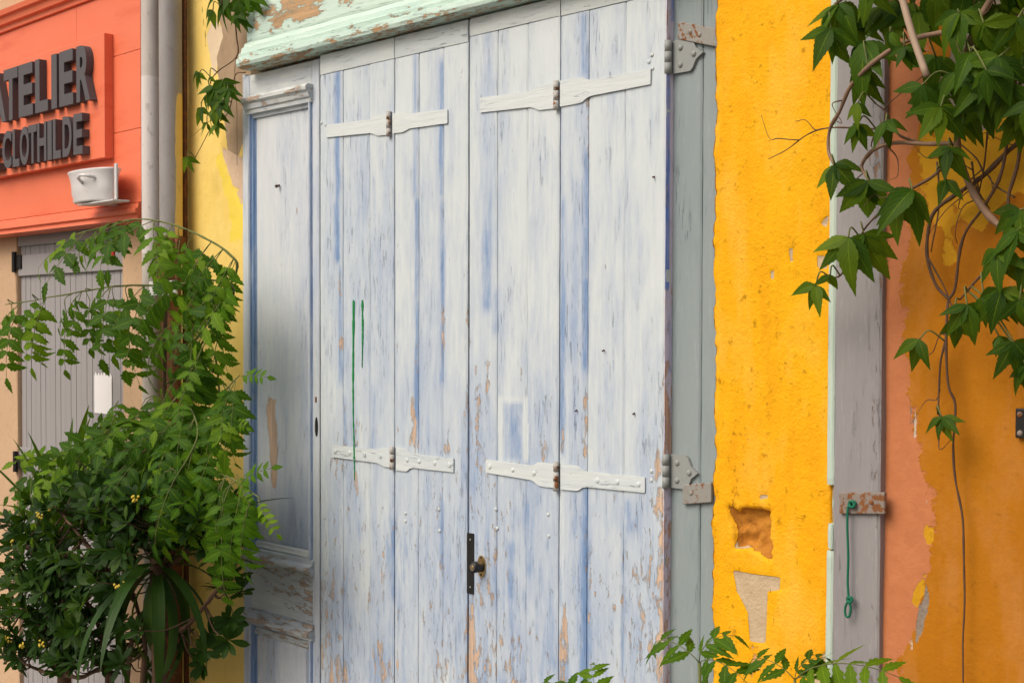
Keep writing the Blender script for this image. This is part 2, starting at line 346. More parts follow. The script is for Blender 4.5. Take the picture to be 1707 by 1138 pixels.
# ------------------------------------------------------------------ walls
def wall(name, x0, x1, z0, z1, y, step, mat, label, fn, thick=0.3, hole=None):
    nx = max(2, int((x1 - x0) / step)); nz = max(2, int((z1 - z0) / step))
    xs = np.linspace(x0, x1, nx + 1); zs = np.linspace(z0, z1, nz + 1)
    X, Z = np.meshgrid(xs, zs); P = np.stack([X.ravel(), Z.ravel()], 1)
    dx, dy, attrs = fn(P)
    V = np.stack([P[:, 0] + dx, np.full(len(P), y) + dy, P[:, 1]], 1)
    idx = np.arange(len(P)).reshape(nz + 1, nx + 1)
    F = np.stack([idx[:-1, :-1].ravel(), idx[:-1, 1:].ravel(), idx[1:, 1:].ravel(), idx[1:, :-1].ravel()], 1)
    if hole is not None:
        c = P[F].mean(1); hx0, hx1, hz0, hz1 = hole
        F = F[~((c[:, 0] > hx0) & (c[:, 0] < hx1) & (c[:, 1] > hz0) & (c[:, 1] < hz1))]
    loop = list(idx[0, :]) + list(idx[1:, -1]) + list(idx[-1, -2::-1]) + list(idx[-2:0:-1, 0])
    n = len(V); back = V[loop].copy(); back[:, 1] = y + thick
    V = np.concatenate([V, back]); m = len(loop)
    F = F.tolist() + [[loop[i], n + i, n + (i + 1) % m, loop[(i + 1) % m]] for i in range(m)]
    A = {k_: np.concatenate([a, np.asarray(a)[loop]]) for k_, a in attrs.items()}
    o = mesh(name, V, F, mat, None, A, True); return tag(o, label, 'wall')

TOP = 3.8
Y_MID, Y_JAMB, Y_LEAF, Y_SIDE, Y_LEFT, Y_OCH = -0.012, 0.008, -0.020, -0.008, 0.020, -0.006
xj0, xj1 = xw(1112, Y_JAMB), xw(1200, Y_JAMB)

def crackline(P, pts, y, wd):
    pl = pxpoly(pts, y); d = np.full(len(P), 9.0)
    for a, b in zip(pl[:-1], pl[1:]):
        a = np.array(a); b = np.array(b); e = b - a; t = np.clip(((P - a) @ e) / (e @ e), 0, 1); q = P - a - t[:, None] * e
        d = np.minimum(d, np.sqrt((q ** 2).sum(1)))
    return np.clip(1 - d / wd, 0, 1)
def f_mid(P):
    y = Y_MID; n1 = vnoise(P, 2.5, 2.0, 3.1); n2 = vnoise(P, 30, 30, 9.2, 4)
    hole = sdf(P, pxpoly([(1217, 846), (1232, 852), (1250, 846), (1281, 850), (1283, 905), (1284, 932), (1262, 920), (1250, 912), (1224, 914), (1226, 890), (1218, 868)], y)) + n2 * 0.010
    pale = sdf(P, pxpoly([(1222, 951), (1301, 962), (1300, 983), (1280, 985), (1277, 1072), (1250, 1068), (1247, 1020), (1228, 985)], y))
    m3 = soft(sdf(P, pxpoly([(1235, 600), (1262, 596), (1268, 690), (1250, 780), (1225, 770), (1240, 680)], y)), 0.12) * 0.55
    m3 = np.maximum(m3, soft(sdf(P, pxpoly([(1290, 380), (1330, 390), (1320, 560), (1285, 540)], y)), 0.10) * 0.5)
    m3 = np.maximum(m3, soft(sdf(P, pxpoly([(1245, 1060), (1290, 1070), (1290, 1138), (1230, 1138)], y)), 0.06) * 0.7)
    chips = np.zeros(len(P))
    for poly in ([(1313, 415), (1322, 412), (1323, 435), (1316, 440)], [(1282, 452), (1290, 450), (1291, 464), (1285, 467)], [(1360, 425), (1376, 422), (1378, 448), (1364, 444)], [(1266, 826), (1279, 825), (1279, 831), (1266, 831)], [(1360, 1108), (1378, 1085), (1380, 1138), (1352, 1138)], [(1378, 380), (1370, 372), (1380, 360)]):
        chips = np.maximum(chips, soft(sdf(P, pxpoly(poly, y)) + n2 * 0.004, 0.006))
    hm = soft(hole, 0.004); pm = soft(pale, 0.007)
    ck = np.maximum(crackline(P, [(1282, 930), (1284, 985), (1290, 1010), (1293, 1060), (1291, 1138)], y, 0.005)*0.7, 0.9 * crackline(P, [(1222, 846), (1224, 825)], y, 0.006))
    ck = np.maximum(ck, 0.6 * crackline(P, [(1284, 930), (1250, 912)], y, 0.006))
    for pts in ([(1250, 100), (1262, 150), (1255, 210), (1268, 260)], [(1345, 560), (1338, 640), (1350, 700), (1344, 790)], [(1215, 640), (1222, 700), (1212, 740)], [(1320, 870), (1328, 940), (1322, 1020)], [(1300, 20), (1330, 60), (1326, 130)]):
        ck = np.maximum(ck, 0.62 * crackline(P + np.stack([n2 * 0.008, n2 * 0], 1), pts, y, 0.0045))
    dy = n1 * 0.006 + n2 * 0.0006 + hm * (0.022 + n2 * 0.016) + chips * 0.005 + pm * 0.003
    xl, xr = P[:, 0].min(), P[:, 0].max(); e = np.clip(1 - (P[:, 0] - xl) / 0.02, 0, 1); er = np.clip(1 - (xr - P[:, 0]) / 0.012, 0, 1)
    dx = e * (vnoise(P, 0.1, 45, 5.5, 4) * 0.0045); dy = dy + e * 0.007 * (0.6 + vnoise(P, 3, 20, 1.5)) + er * 0.004
    pale_all = np.maximum(pm, np.maximum(chips, soft(sdf(P, pxpoly([(1226, 893), (1250, 905), (1250, 913), (1224, 914)], y)), 0.004)))
    orange_mask = np.clip(hm, 0, 1)
    orange_mask = np.maximum(orange_mask, soft(np.abs(P[:, 0] - xl) - 0.006, 0.016) * 0.75)  # ragged deeper orange along the left edge
    return dx, dy, {'m1': pale_all, 'm2': orange_mask, 'm3': m3, 'crack': ck}
xm0, xm1 = xw(1189, Y_MID), xw(1386, Y_MID)
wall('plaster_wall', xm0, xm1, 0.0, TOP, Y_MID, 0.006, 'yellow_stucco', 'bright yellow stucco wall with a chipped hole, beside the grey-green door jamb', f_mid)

def f_och(P):
    y = Y_OCH; n1 = vnoise(P, 2.5, 2.0, 13.1); n2 = vnoise(P, 25, 25, 19.2, 4)
    m1 = soft(sdf(P, pxpoly([(1440, -400), (1545, -400), (1545, 60), (1535, 200), (1520, 260), (1518, 400), (1500, 470), (1508, 560), (1518, 700), (1545, 800), (1560, 860), (1545, 960), (1530, 1050), (1500, 1100), (1520, 1200), (1500, 1700), (1440, 1700)], y)), 0.05)
    m2 = soft(sdf(P, pxpoly([(1535, 205), (1560, 225), (1600, 180), (1760, 180), (1760, 330), (1707, 320), (1660, 345), (1640, 385), (1610, 365), (1590, 345), (1585, 405), (1595, 440), (1578, 440), (1570, 380), (1545, 360), (1528, 260)], y)), 0.035)
    m2 = np.maximum(m2, soft(sdf(P, pxpoly([(1540, 870), (1556, 880), (1557, 905), (1545, 910), (1538, 890)], y)), 0.012))
    m2 = np.maximum(m2, soft(sdf(P, pxpoly([(1522, 985), (1542, 950), (1540, 990), (1526, 1015), (1518, 1000)], y)), 0.012))
    m3 = soft(sdf(P, pxpoly([(1545, -50), (1590, 20), (1580, 100), (1560, 120), (1570, 170), (1600, 215), (1640, 215), (1700, 150), (1800, 150), (1800, -300), (1545, -300)], y)), 0.05)
    m3 = np.maximum(m3, soft(sdf(P, pxpoly([(1530, 1010), (1540, 990), (1542, 960), (1548, 1000), (1535, 1060), (1522, 1080)], y)), 0.012))
    m3 = np.maximum(m3, soft(sdf(P, pxpoly([(1516, 675), (1522, 690), (1524, 730), (1518, 725)], y)), 0.008))
    m4 = np.zeros(len(P))
    for poly in ([(1513, 1055), (1519, 1050), (1521, 1088), (1513, 1090)], [(1524, 680), (1528, 690), (1526, 728), (1521, 730)], [(1540, 835), (1545, 828), (1542, 850)]):
        m4 = np.maximum(m4, soft(sdf(P, pxpoly(poly, y)), 0.006))
    dy = n1 * 0.005 + n2 * 0.0008 + m3 * 0.004 + m4 * 0.002
    return np.zeros(len(P)), dy, {'m1': m1, 'm2': m2, 'm3': m3, 'm4': m4, 'crack': np.zeros(len(P))}
xo0, xo1 = xw(1462, Y_OCH), 1.2
wall('plaster_wall', xo0, xo1, 0.0, TOP, Y_OCH, 0.010, 'ochre_wall', 'ochre orange wall with a salmon strip and peeling patches behind the creeper', f_och)

def f_left(P):
    y = Y_LEFT; n1 = vnoise(P, 2.5, 2.0, 23.1); n2 = vnoise(P, 25, 25, 29.2, 4)
    m1 = soft(sdf(P, pxpoly([(332, -60), (350, 40), (343, 60), (352, 120), (356, 125), (372, 60), (368, 45), (345, 20), (350, -300), (332, -300)], y)), 0.02)
    m2 = soft(sdf(P, pxpoly([(362, -300), (364, 30), (370, 60), (358, 95), (364, 150), (372, 190), (378, 250), (395, 265), (402, 240), (430, 240), (430, -300)], y)), 0.02)
    m3 = soft(sdf(P, pxpoly([(370, 245), (372, 262), (385, 300), (390, 320), (402, 350), (430, 350), (430, 235), (400, 262)], y)), 0.012)
    m4 = soft(sdf(P, pxpoly([(366, 255), (384, 305), (392, 330), (404, 350), (404, 400), (385, 400), (380, 330), (360, 270)], y)), 0.05)
    ck = crackline(P, [(336, 0), (342, 60), (343, 100)], y, 0.006)
    dy = n1 * 0.006 + n2 * 0.001 + np.maximum(np.maximum(m1, m2), m3) * 0.006
    return np.zeros(len(P)), dy, {'m1': m1, 'm2': m2, 'm3': m3, 'm4': m4, 'crack': ck}
xl0, xl1 = xw(300, Y_LEFT), xw(418, Y_LEFT)
wall('plaster_wall', xl0, xl1, 0.0, TOP, Y_LEFT, 0.008, 'pale_yellow_wall', 'pale yellow wall with peeled tan plaster between the drainpipes and the panelled door', f_left)

Y_SHOP = 0.0
xs0, xs1 = xw(26, Y_SHOP), xw(206, Y_SHOP); zst = zw(110, 366, Y_SHOP)
def f_shop(P):
    n1 = vnoise(P, 2.5, 2.0, 33.1); n2 = vnoise(P, 25, 25, 39.2, 3)
    return np.zeros(len(P)), n1 * 0.004 + n2 * 0.0012, {'m1': np.zeros(len(P))}
wall('plaster_wall', -9.5, xl0 - 0.002, 0.0, TOP + 0.3, Y_SHOP, 0.025, 'beige_wall', 'beige plastered shop wall around the grey plank shutter', f_shop, hole=(xs0, xs1, 0, zst))

# ------------------------------------------------------------------ grey plank shutter of the shop
t = thing('plank_shutter', ((xs0 + xs1) / 2, 0.02, 0), 'grey narrow-plank shutter under the coral shop sign', 'shutter')
MB().box(xs0 + 0.004, xs1 - 0.004, 0.036, 0.05, 0.01, zst - 0.012).build('backing', 'shutter_grey', t)
for px in (22, 210):
    a = xw(px, 0)
    MB().box(*((a + 0.002, xs0 + 0.012) if px < 100 else (xs1 - 0.012, a - 0.002)), 0.002, 0.06, 0.0, zst + 0.0, 0.003).build('frame', 'beige_wall', t)
MB().box(xs0, xs1, 0.010, 0.07, zst - 0.03, zst + 0.02, 0.004).build('lintel', 'beige_wall', t)
npk = 20; pw = (xs1 - xs0 - 0.03) / npk; xa = xs0 + 0.015; zt = zst - 0.035
pm = MB().box(0, pw - 0.0025, 0.020, 0.036, 0.02, zt, 0.0018)
first = None
for i in range(npk):
    if first is None: first = pm.build('plank', 'shutter_grey', t); base_loc = first.location.copy(); 
    q = first if i == 0 else first.copy()
    if i: COL.objects.link(q); q.parent = t
    q.location = base_loc + Vector((xa + i * pw, (i % 3) * 0.0006, 0))
for zc, hh in ((zw(110, 437), 0.045), (zw(110, 775), 0.045), (zt - 0.028, 0.028)):
    MB().box(xa, xa + npk * pw, 0.006, 0.019, zc - hh, zc + hh, 0.003).build('batten', 'shutter_grey', t)
for yy in (437, 768):
    zc = zw(24, yy); h = MB().tube([(xs0 + 0.004, -0.006, zc - 0.045), (xs0 + 0.004, -0.006, zc + 0.045)], 0.011, 10)
    h.box(xs0 + 0.004, xs0 + 0.06, -0.002, 0.006, zc - 0.03, zc + 0.03, 0.002); h.build('hinge', 'black_metal', t)
pp = []
bx0, bx1 = xw(157, .018), xw(186, .018); z0p, z1p = zw(171, 690), zw(171, 628)
poly = [(bx0, z0p), (bx1, z0p)]
for i in range(13):
    f = i / 12; poly.append((bx1 + (bx0 - bx1) * f, z1p + (0.03 * rng.random() if i % 2 else 0.0)))
MB().plate(poly, 0.0172, 0.0192).build('paint_patch', 'white_patch', t)
rp = MB().box(xw(184), xw(190), 0.0, 0.006, zw(187, 433), zw(187, 414), 0.001); rp.build('red_tab', 'red_paint', t)

# ------------------------------------------------------------------ shop sign
YF, YP = -0.08, -0.117
xf0, xf1 = -8.6, xw(236, YF)
zfb = zw(120, 352, YF); zft = zw(120, 14, YF)
sg = thing('shop_sign', ((xf0 + xf1) / 2, -0.05, zfb), 'coral red shop fascia sign with raised dark grey letters', 'sign')
zs_ = [zfb, zfb + (zft - zfb) * 0.34, zfb + (zft - zfb) * 0.70, zft]
for i in range(3):                                  # the three boards of the fascia
    xj = xw(130, YF)
    MB().box(xf0, xj - 0.0008, YF, -0.004, zs_[i] + 0.0008, zs_[i + 1] - 0.0008, 0.0012).build('board', 'sign_paint', sg)
    MB().box(xj + 0.0008, xf1, YF, -0.004, zs_[i] + 0.0008, zs_[i + 1] - 0.0008, 0.0012).build('board', 'sign_paint', sg)
h = 0.12
MB().prof_x([(-0.004, zft), (YF, zft + 0.001), (YF - 0.012, zft + 0.003), (YF - 0.014, zft + 0.022), (YF - 0.03, zft + 0.026), (YF - 0.036, zft + 0.05), (YF - 0.05, zft + 0.055), (YF - 0.055, zft + 0.075), (-0.004, zft + 0.09)], xf0, xf1 + 0.02).build('cornice', 'sign_paint', sg)
MB().prof_x([(-0.004, zfb - 0.001), (YF, zfb - 0.001), (YF - 0.010, zfb - 0.004), (YF - 0.012, zfb - 0.02), (YF - 0.022, zfb - 0.024), (YF - 0.024, zfb - 0.040), (YF - 0.012, zfb - 0.046), (YF - 0.016, zfb - 0.062), (-0.004, zfb - 0.066)], xf0, xf1).build('moulding', 'sign_paint', sg)
xr = xw(176, YP)
MB().box(xf0 + 0.5, xr, YP, YF - 0.0005, zw(176, 262, YP), zw(176, 54, YP), 0.002).build('raised_panel', 'sign_paint', sg)
def letters(text, boxes, y0, top, bot, refx, off):
    z1, z0 = zw(refx, top, y0), zw(refx, bot, y0)
    for ch, (pa, pb) in zip(text, boxes):
        cu = bpy.data.curves.new('glyph', 'FONT'); cu.body = ch; cu.size = 1.0; cu.extrude = 0.5; cu.offset = off; cu.bevel_depth = 0.0; cu.resolution_u = 6
        ob = bpy.data.objects.new('glyph', cu); COL.objects.link(ob)
        bpy.context.view_layer.update()
        me = bpy.data.meshes.new_from_object(ob.evaluated_get(bpy.context.evaluated_depsgraph_get()))
        v = np.array([p.co[:] for p in me.vertices]); fc = [list(p.vertices) for p in me.polygons]
        bpy.data.objects.remove(ob); bpy.data.curves.remove(cu); bpy.data.meshes.remove(me)
        lo, hi = v.min(0), v.max(0); x0, x1 = xw(pa, y0), xw(pb, y0)
        u = (v - lo) / (hi - lo)
        V = np.stack([x0 + u[:, 0] * (x1 - x0), y0 + 0.030 * (1 - u[:, 2]), z0 + u[:, 1] * (z1 - z0)], 1)
        lt = mesh('letter', V, fc, 'letter_grey', sg)
        md = lt.modifiers.new('b', 'BEVEL'); md.width = 0.003; md.segments = 2; md.limit_method = 'ANGLE'
YL = YP - 0.031
letters('ATELIER', [(-18, 12), (9, 32), (33.5, 57), (61, 82), (88, 97), (101, 124), (129.5, 152)], YL, 74, 168, 141, 0.035)
letters('DECLOTHILDE', [(-38, -20), (-16, 1), (6, 21), (23, 34), (35, 50), (49, 63), (64, 79), (81, 88), (90, 103), (106, 121), (124, 139)], YL, 189, 257, 131, 0.03)

# bracket and pot
zb = zw(160, 338, YF - 0.10)
br = thing('pot_bracket', (xw(165, -.15), YF, zb), 'white metal bracket holding the chamber pot on the coral sign', 'bracket')
xb1 = xw(198, YF - 0.10)
MB().box(xw(140, YF - 0.10), xb1 + 0.010, YF - 0.125, YF - 0.060, zb - 0.006, zb, 0.002).build('shelf', 'white_metal', br)
MB().box(xb1 - 0.008, xb1 + 0.010, YF - 0.112, YF - 0.104, zb + 0.0005, zb + 0.130, 0.003).build('side_plate', 'white_metal', br)
MB().box(xw(160, YF - 0.08), xw(166, YF - 0.08), YF - 0.062, YF - 0.002, zb - 0.005, zb - 0.001).build('arm', 'white_metal', br)
pcx, pcy = xw(152, YF - 0.10), YF - 0.085
pot = thing('enamel_pot', (pcx, pcy, zb), 'white enamel pot with a small handle on the coral sign', 'pot')
rx = (xw(190, -.19) - xw(118, -.19)) / 2; b = MB(); prof = [(0.0, 0.002), (0.76, 0.002), (0.80, 0.008), (0.80, 0.022), (0.85, 0.03), (0.86, 0.055), (0.90, 0.08), (0.97, 0.098), (1.0, 0.103), (1.0, 0.107), (0.96, 0.107), (0.88, 0.085), (0.82, 0.04), (0.0, 0.03)]
n = 40; v = []; f = []
for r, z in prof:
    for q in range(n): a = 2 * math.pi * q / n; v.append((pcx + rx * r * math.cos(a), pcy + 0.065 * r * math.sin(a), zb + z * 1.12 + 0.0015))
for i in range(len(prof) - 1):
    for q in range(n): f.append((i * n + q, i * n + (q + 1) % n, (i + 1) * n + (q + 1) % n, (i + 1) * n + q))
b.add(v, f).build('bowl', 'enamel', pot, True)
hp = [(pcx + rx * 0.28 * math.cos(a) + 0.05, pcy + 0.010 - 0.058 - 0.022 * math.sin(a), zb + 0.078 + 0.014 * math.sin(a)) for a in np.linspace(0, math.pi, 9)]
hp = [(pcx + 0.02, pcy + 0.010 - 0.066, zb + 0.072), (pcx + 0.03, pcy + 0.010 - 0.088, zb + 0.088), (pcx + 0.06, pcy + 0.010 - 0.094, zb + 0.096), (pcx + 0.09, pcy + 0.010 - 0.085, zb + 0.094), (pcx + 0.10, pcy + 0.010 - 0.060, zb + 0.088)]
MB().tube(hp, 0.006, 8).build('handle', 'enamel', pot, True)

# ------------------------------------------------------------------ drainpipes
def pipe(px, r, y, mat, label, bands, z0=0.0, z1=TOP, bare=None):
    x = xw(px, y); t = thing('drainpipe', (x, y, 0), label, 'drainpipe', 'drainpipes beside the shop sign')
    n = 28; m = int((z1 - z0) / 0.02); zs = np.linspace(z0, z1, m + 1); v = []; f = []; A = []
    for z in zs:
        for q in range(n):
            a = 2 * math.pi * q / n; v.append((x + r * math.cos(a), y + r * math.sin(a), z)); A.append(bare(math.degrees(a), z) if bare else 0.0)
    for i in range(m):
        for q in range(n): f.append((i * n + q, i * n + (q + 1) % n, (i + 1) * n + (q + 1) % n, (i + 1) * n + q))
    mesh('pipe', v, f, mat, t, {'bare': A}, True)
    for zc, hh, mt in bands:
        b = MB(); b.tube([(x, y, zc - hh), (x, y, zc - hh + 0.006), (x, y, zc + hh - 0.006), (x, y, zc + hh)], [r + 0.003, r + 0.008, r + 0.008, r + 0.003], 28)
        b.box(x + r, x + r + 0.022, y - 0.012, y + 0.006, zc - hh * 0.7, zc + hh * 0.7, 0.002)
        b.build('collar', mt, t, True)
    return x
za, zb_ = zw(255, 130, -.08), zw(255, 330, -.08)
pipe(254, 0.036, -0.075, 'pipe_white', 'pale whitish drainpipe with torn stickers next to the coral sign', [(zw(255, 970, -.1), 0.02, 'pipe_white')],
     bare=lambda a, z: 0.75 if z < za and z > zb_ - 0.2 else 0.2)
zr = zw(287, 405, -.06); zy0, zy1 = zw(300, 150, -.06), zw(300, 400, -.06)
p2 = pipe(286, 0.041, -0.055, 'pipe_grey', 'grey drainpipe with a yellow-painted edge and rusty joint by the yellow wall', [(zr - 0.01, 0.035, 'rust'), (zr - 0.13, 0.03, 'rust')], z0=zr,
     bare=lambda a, z: min(1.0, max(0.0, ((a - 360 * (a > 180)) + 22) / 30)) * min(1.0, max(0.0, (zy0 + 0.06 - z) / 0.12)) if a < 100 or a > 260 else 0.0)
t2 = [o for o in bpy.data.objects if o.name.startswith('drainpipe')][-1]
MB().tube([(p2, -0.055, 0.0), (p2, -0.055, zr + 0.001)], 0.034, 24).build('lower_pipe', 'rust', t2, True)
b = MB().tube([(xw(309, 0), 0.0, 0.0), (xw(309, 0), 0.0, TOP)], 0.010, 10).build('gap_rod', 'rust', None, True)  # added rod, dark to stand in for the gap beside the pipe
tag(b, 'thin dark rod standing in for the gap between the grey drainpipe and yellow wall', 'pipe')
x0, x1 = xw(247, -.125), xw(291, -.125); zt_ = zw(268, 468, -.125); zb2 = zw(268, 492, -.125)
m_ = thing('notice_plate', ((x0 + x1) / 2, -0.12, zb2), 'small white notice plate with a green print strapped to the drainpipes', 'notice')
MB().box(x0, x1, -0.121, -0.1125, zb2, zt_, 0.002).build('plate', 'white_patch', m_)
MB().box(x1 - 0.022, x1 - 0.006, -0.1225, -0.1213, zb2 + 0.02, zt_ - 0.008).build('print', 'green_print', m_)

# ------------------------------------------------------------------ planks with worn-paint attributes
def gauss(d, w_): return np.exp(-(d / w_) ** 2)
STR_B = [(563, 115, 440, 6, 1.0), (567, 440, 640, 4.5, .8), (559, 330, 400, 4, .7), (692, 85, 330, 4, .75), (694, 330, 700, 4, .9), (735, 95, 330, 5, .9), (737, 330, 640, 5, .75), (812, 55, 520, 9, .62), (822, 55, 300, 4, .5),
         (826, 480, 560, 4, .7), (936, -40, 330, 3, .5), (938, 330, 760, 5, .85), (974, 20, 130, 7, .8), (977, 250, 460, 5, .8), (976, 460, 620, 5, .9), (975, 800, 1138, 5, .7), (1038, 850, 1138, 3, .4),
         (575, 660, 760, 4, .5), (621, 640, 760, 5, .5), (697, 680, 740, 4, .6), (655, 800, 1000, 4, .4), (735, 820, 950, 4, .4), (562, 780, 900, 4, .35), (600, 800, 900, 8, .35), (850, 900, 1000, 8, .4), (880, 840, 960, 8, .35), (1050, 830, 890, 14, .55), (957, 300, 900, 5, .3), (700, 180, 220, 10, .3)]
STR_W = [(566, 450, 500, 4, 1.0), (569, 545, 590, 4, .8), (688, 655, 700, 5, 1.0), (694, 570, 650, 4, .8), (690, 690, 755, 7, .9), (738, 510, 590, 4, .9), (739, 335, 380, 3, .5), (976, 655, 765, 4, 1.0), (937, 700, 768, 4, 1.1), (779, 380, 700, 5, .5), (797, 600, 720, 6, .6),
         (905, 730, 765, 5, 1.0), (868, 610, 640, 3, .7), (800, 680, 720, 6, .5), (786, 1000, 1138, 7, .9), (940, 1000, 1138, 6, .8), (1105, 560, 1138, 7, .8), (663, 400, 1138, 2, .4), (747, 690, 760, 6, .6), (1100, 740, 850, 9, .9), (980, 150, 300, 2, .5), (820, 60, 190, 2, .5), (812, 590, 660, 5, .6)]
def wear_and_falloff(P, y):
    """worn-paint masks of the shutter at points (x, z), light falloff painted into the blue"""
    bl = np.zeros(len(P)); ba = np.zeros(len(P))
    ztop, zbot = zw(800, 100, y), zw(800, 1138, y); low = np.clip((ztop - P[:, 1]) / (ztop - zbot), 0, 1.3)
    for lst, arr in ((STR_B, bl), (STR_W, ba)):
        for px, y0, y1, hw, s in lst:
            xa_ = at(px, (y0 + y1) / 2, y).x; w_ = hw * mpp(px, y) * 1.35; zt1, zb1 = zw(px, y0, y), zw(px, y1, y)
            g_ = (0.86 if lst is STR_B else 0.66) * s * gauss(P[:, 0] - xa_, w_ * 1.25) * np.clip((zt1 - P[:, 1]) / 0.03 + 0.5, 0, 1) * np.clip((P[:, 1] - zb1) / 0.03 + 0.5, 0, 1)
            np.maximum(arr, g_, out=arr)
    n1 = vnoise(P, 4, 1.6, 51.0); n2 = vnoise(P, 5, 3.0, 61.0)
    bl = bl - 0.12 + 0.42 * low + 0.24 * np.clip(n1, -0.5, 1) * (0.4 + low)  # older blue coat, plus light falloff painted in as more blue downward
    ba = ba + np.clip(low - 0.45, 0, 1) * 0.52 + 0.30 * n2 * low
    rect = soft(sdf(P, pxpoly([(838, 668), (873, 668), (873, 768), (838, 768)], y)), 0.010); rim = soft(sdf(P, pxpoly([(830, 660), (880, 660), (880, 768), (830, 768)], y)), 0.006)
    bl = np.where(rim > 0.5, -0.5 + 1.05 * rect, bl); ba = np.where(rim > 0.5, -0.6, ba)
    return bl, ba
def plank(name, x0, x1, z0, z1, y, th, mat, parent, wearfn, dx=0.005, dz=0.014, cham=0.003, seed=0.0, wob=0.0008):
    nx = max(4, int((x1 - x0) / dx)); nz = max(4, int((z1 - z0) / dz))
    xs = np.linspace(x0, x1, nx + 1); zs = np.linspace(z0, z1, nz + 1)
    X, Z = np.meshgrid(xs, zs); P = np.stack([X.ravel(), Z.ravel()], 1)
    bl, ba = wearfn(P)
    n_ = vnoise(P, 8, 2, seed, 2) * wob; e = np.minimum(P[:, 0] - x0, x1 - P[:, 0])
    Yv = y + n_ + np.where(e < 0.5 * dx, cham, 0.0) + np.where((P[:, 1] - z0 < 1e-6) | (z1 - P[:, 1] < 1e-6), cham * 0.6, 0.0)
    edge_w = np.where(e < 0.5 * dx, vnoise(P, 1, 9, seed + 4, 3) * 0.0010, 0.0)
    V = np.stack([P[:, 0] + edge_w, Yv, P[:, 1]], 1); idx = np.arange(len(P)).reshape(nz + 1, nx + 1)
    F = np.stack([idx[:-1, :-1].ravel(), idx[:-1, 1:].ravel(), idx[1:, 1:].ravel(), idx[1:, :-1].ravel()], 1).tolist()
    loop = list(idx[0, :]) + list(idx[1:, -1]) + list(idx[-1, -2::-1]) + list(idx[-2:0:-1, 0]); m = len(loop); n = len(V)
    back = V[loop].copy(); back[:, 1] = y + th; V = np.concatenate([V, back])
    F += [[loop[i], n + i, n + (i + 1) % m, loop[(i + 1) % m]] for i in range(m)] + [list(range(n, n + m))[::-1]]
    o = mesh(name, V, F, mat, parent, {'blue': np.concatenate([bl, bl[loop]]), 'bare': np.concatenate([ba, ba[loop]])}, False)
    return o
def const(b, w_): return lambda P: (np.full(len(P), b) + vnoise(P, 4, 2, 71) * 0.15, np.full(len(P), w_) + vnoise(P, 5, 3, 81) * 0.15)

# ------------------------------------------------------------------ the four folding shutter leaves
ZB = 0.03
ztopL = zw(775, 34, Y_LEAF)                        # underside of the cornice
LEAVES = [
 (533, [571, 616], 657, 'weathered pale blue shutter leaf with green paint drips beside the panelled door'),
 (657, [697, 738], 779.5, 'weathered pale blue shutter leaf between the green-dripped leaf and the locked leaf'),
 (781, [828, 878], 932, 'weathered pale blue shutter leaf carrying the brass and black cylinder lock'),
 (932, [979, 1040], 1108.5, 'weathered pale blue shutter leaf hinged to the grey-green jamb')]
leaf_obj = []
zr0 = zw(590, 111, Y_LEAF)
zr0s = [zw(590, 113, Y_LEAF), zw(710, 86, Y_LEAF), zw(850, 46, Y_LEAF), zw(985, 16, Y_LEAF)]
for li, (pa, mids, pb, label) in enumerate(LEAVES):
    xa, xb = xw(pa, Y_LEAF) + 0.0022, xw(pb, Y_LEAF) - 0.0022
    t = thing('shutter_leaf', ((xa + xb) / 2, 0.0, ZB), label, 'shutter', 'folding leaves of the blue shutter door'); leaf_obj.append(t)
    cuts = [xa] + [xw(m, Y_LEAF) for m in mids] + [xb]
    zr = zr0s[li]
    for i in range(3):
        a, b_ = cuts[i] + (0.0006 if i else 0), cuts[i + 1] - (0.0006 if i < 2 else 0)
        plank('plank', a, b_, ZB, zr - 0.0008, Y_LEAF + (0.0008 if i == 1 else 0.0), 0.022, 'door_paint', t, lambda P: wear_and_falloff(P, Y_LEAF), seed=li * 7 + i * 3.1, cham=0.0022)
    plank('rail', xa, xb, zr + 0.0008, ztopL, Y_LEAF - 0.0016, 0.024, 'rail_paint', t, const(-0.1, -0.35), dx=0.012, cham=0.002, seed=li + 40)
    MB().box(xa + 0.002, xb - 0.002, 0.0025, 0.0075, ZB + 0.002, ztopL - 0.002).build('backing', 'dark_gap', t)
# right edge of the last leaf, worn to purple, blue and bare wood
xe = xw(1108.5, Y_LEAF) - 0.0022
zs = np.arange(ZB, ztopL + 0.001, 0.01); V = []; F = []; B_ = []; W_ = []
for z in zs:
    c_ = mnoise.noise((3.3, z * 9, 0)) * 0.0012
    for j in range(7):
        V.append((xe + 0.0005 + c_ * (j == 0), Y_LEAF + 0.0015 + j * 0.0043, z))
        yy = 569 - (z - CAM.z) / mpp(1110, Y_LEAF)
        bs = 0.95 if (130 < yy < 500 and j < 4) else (0.75 if yy < 60 and j > 3 else (0.4 if 500 < yy < 640 else 0.1)); ws = 0.55 if (yy > 620) else (0.45 if (35 < yy < 130 and j < 4) else 0.05)
        B_.append(bs); W_.append(ws + 0.4 * mnoise.noise((1.0, j * 0.3, z * 7)))
    V.append((xe - 0.001, Y_LEAF + 0.0015, z)); B_.append(0); W_.append(0)
for i in range(len(zs) - 1):
    for j in range(6): F.append((i * 8 + j, i * 8 + j + 1, (i + 1) * 8 + j + 1, (i + 1) * 8 + j))
    F.append((i * 8 + 7, i * 8, (i + 1) * 8, (i + 1) * 8 + 7))
mesh('edge_strip', V, F, 'edge_paint', leaf_obj[3], {'blue': B_, 'bare': W_})

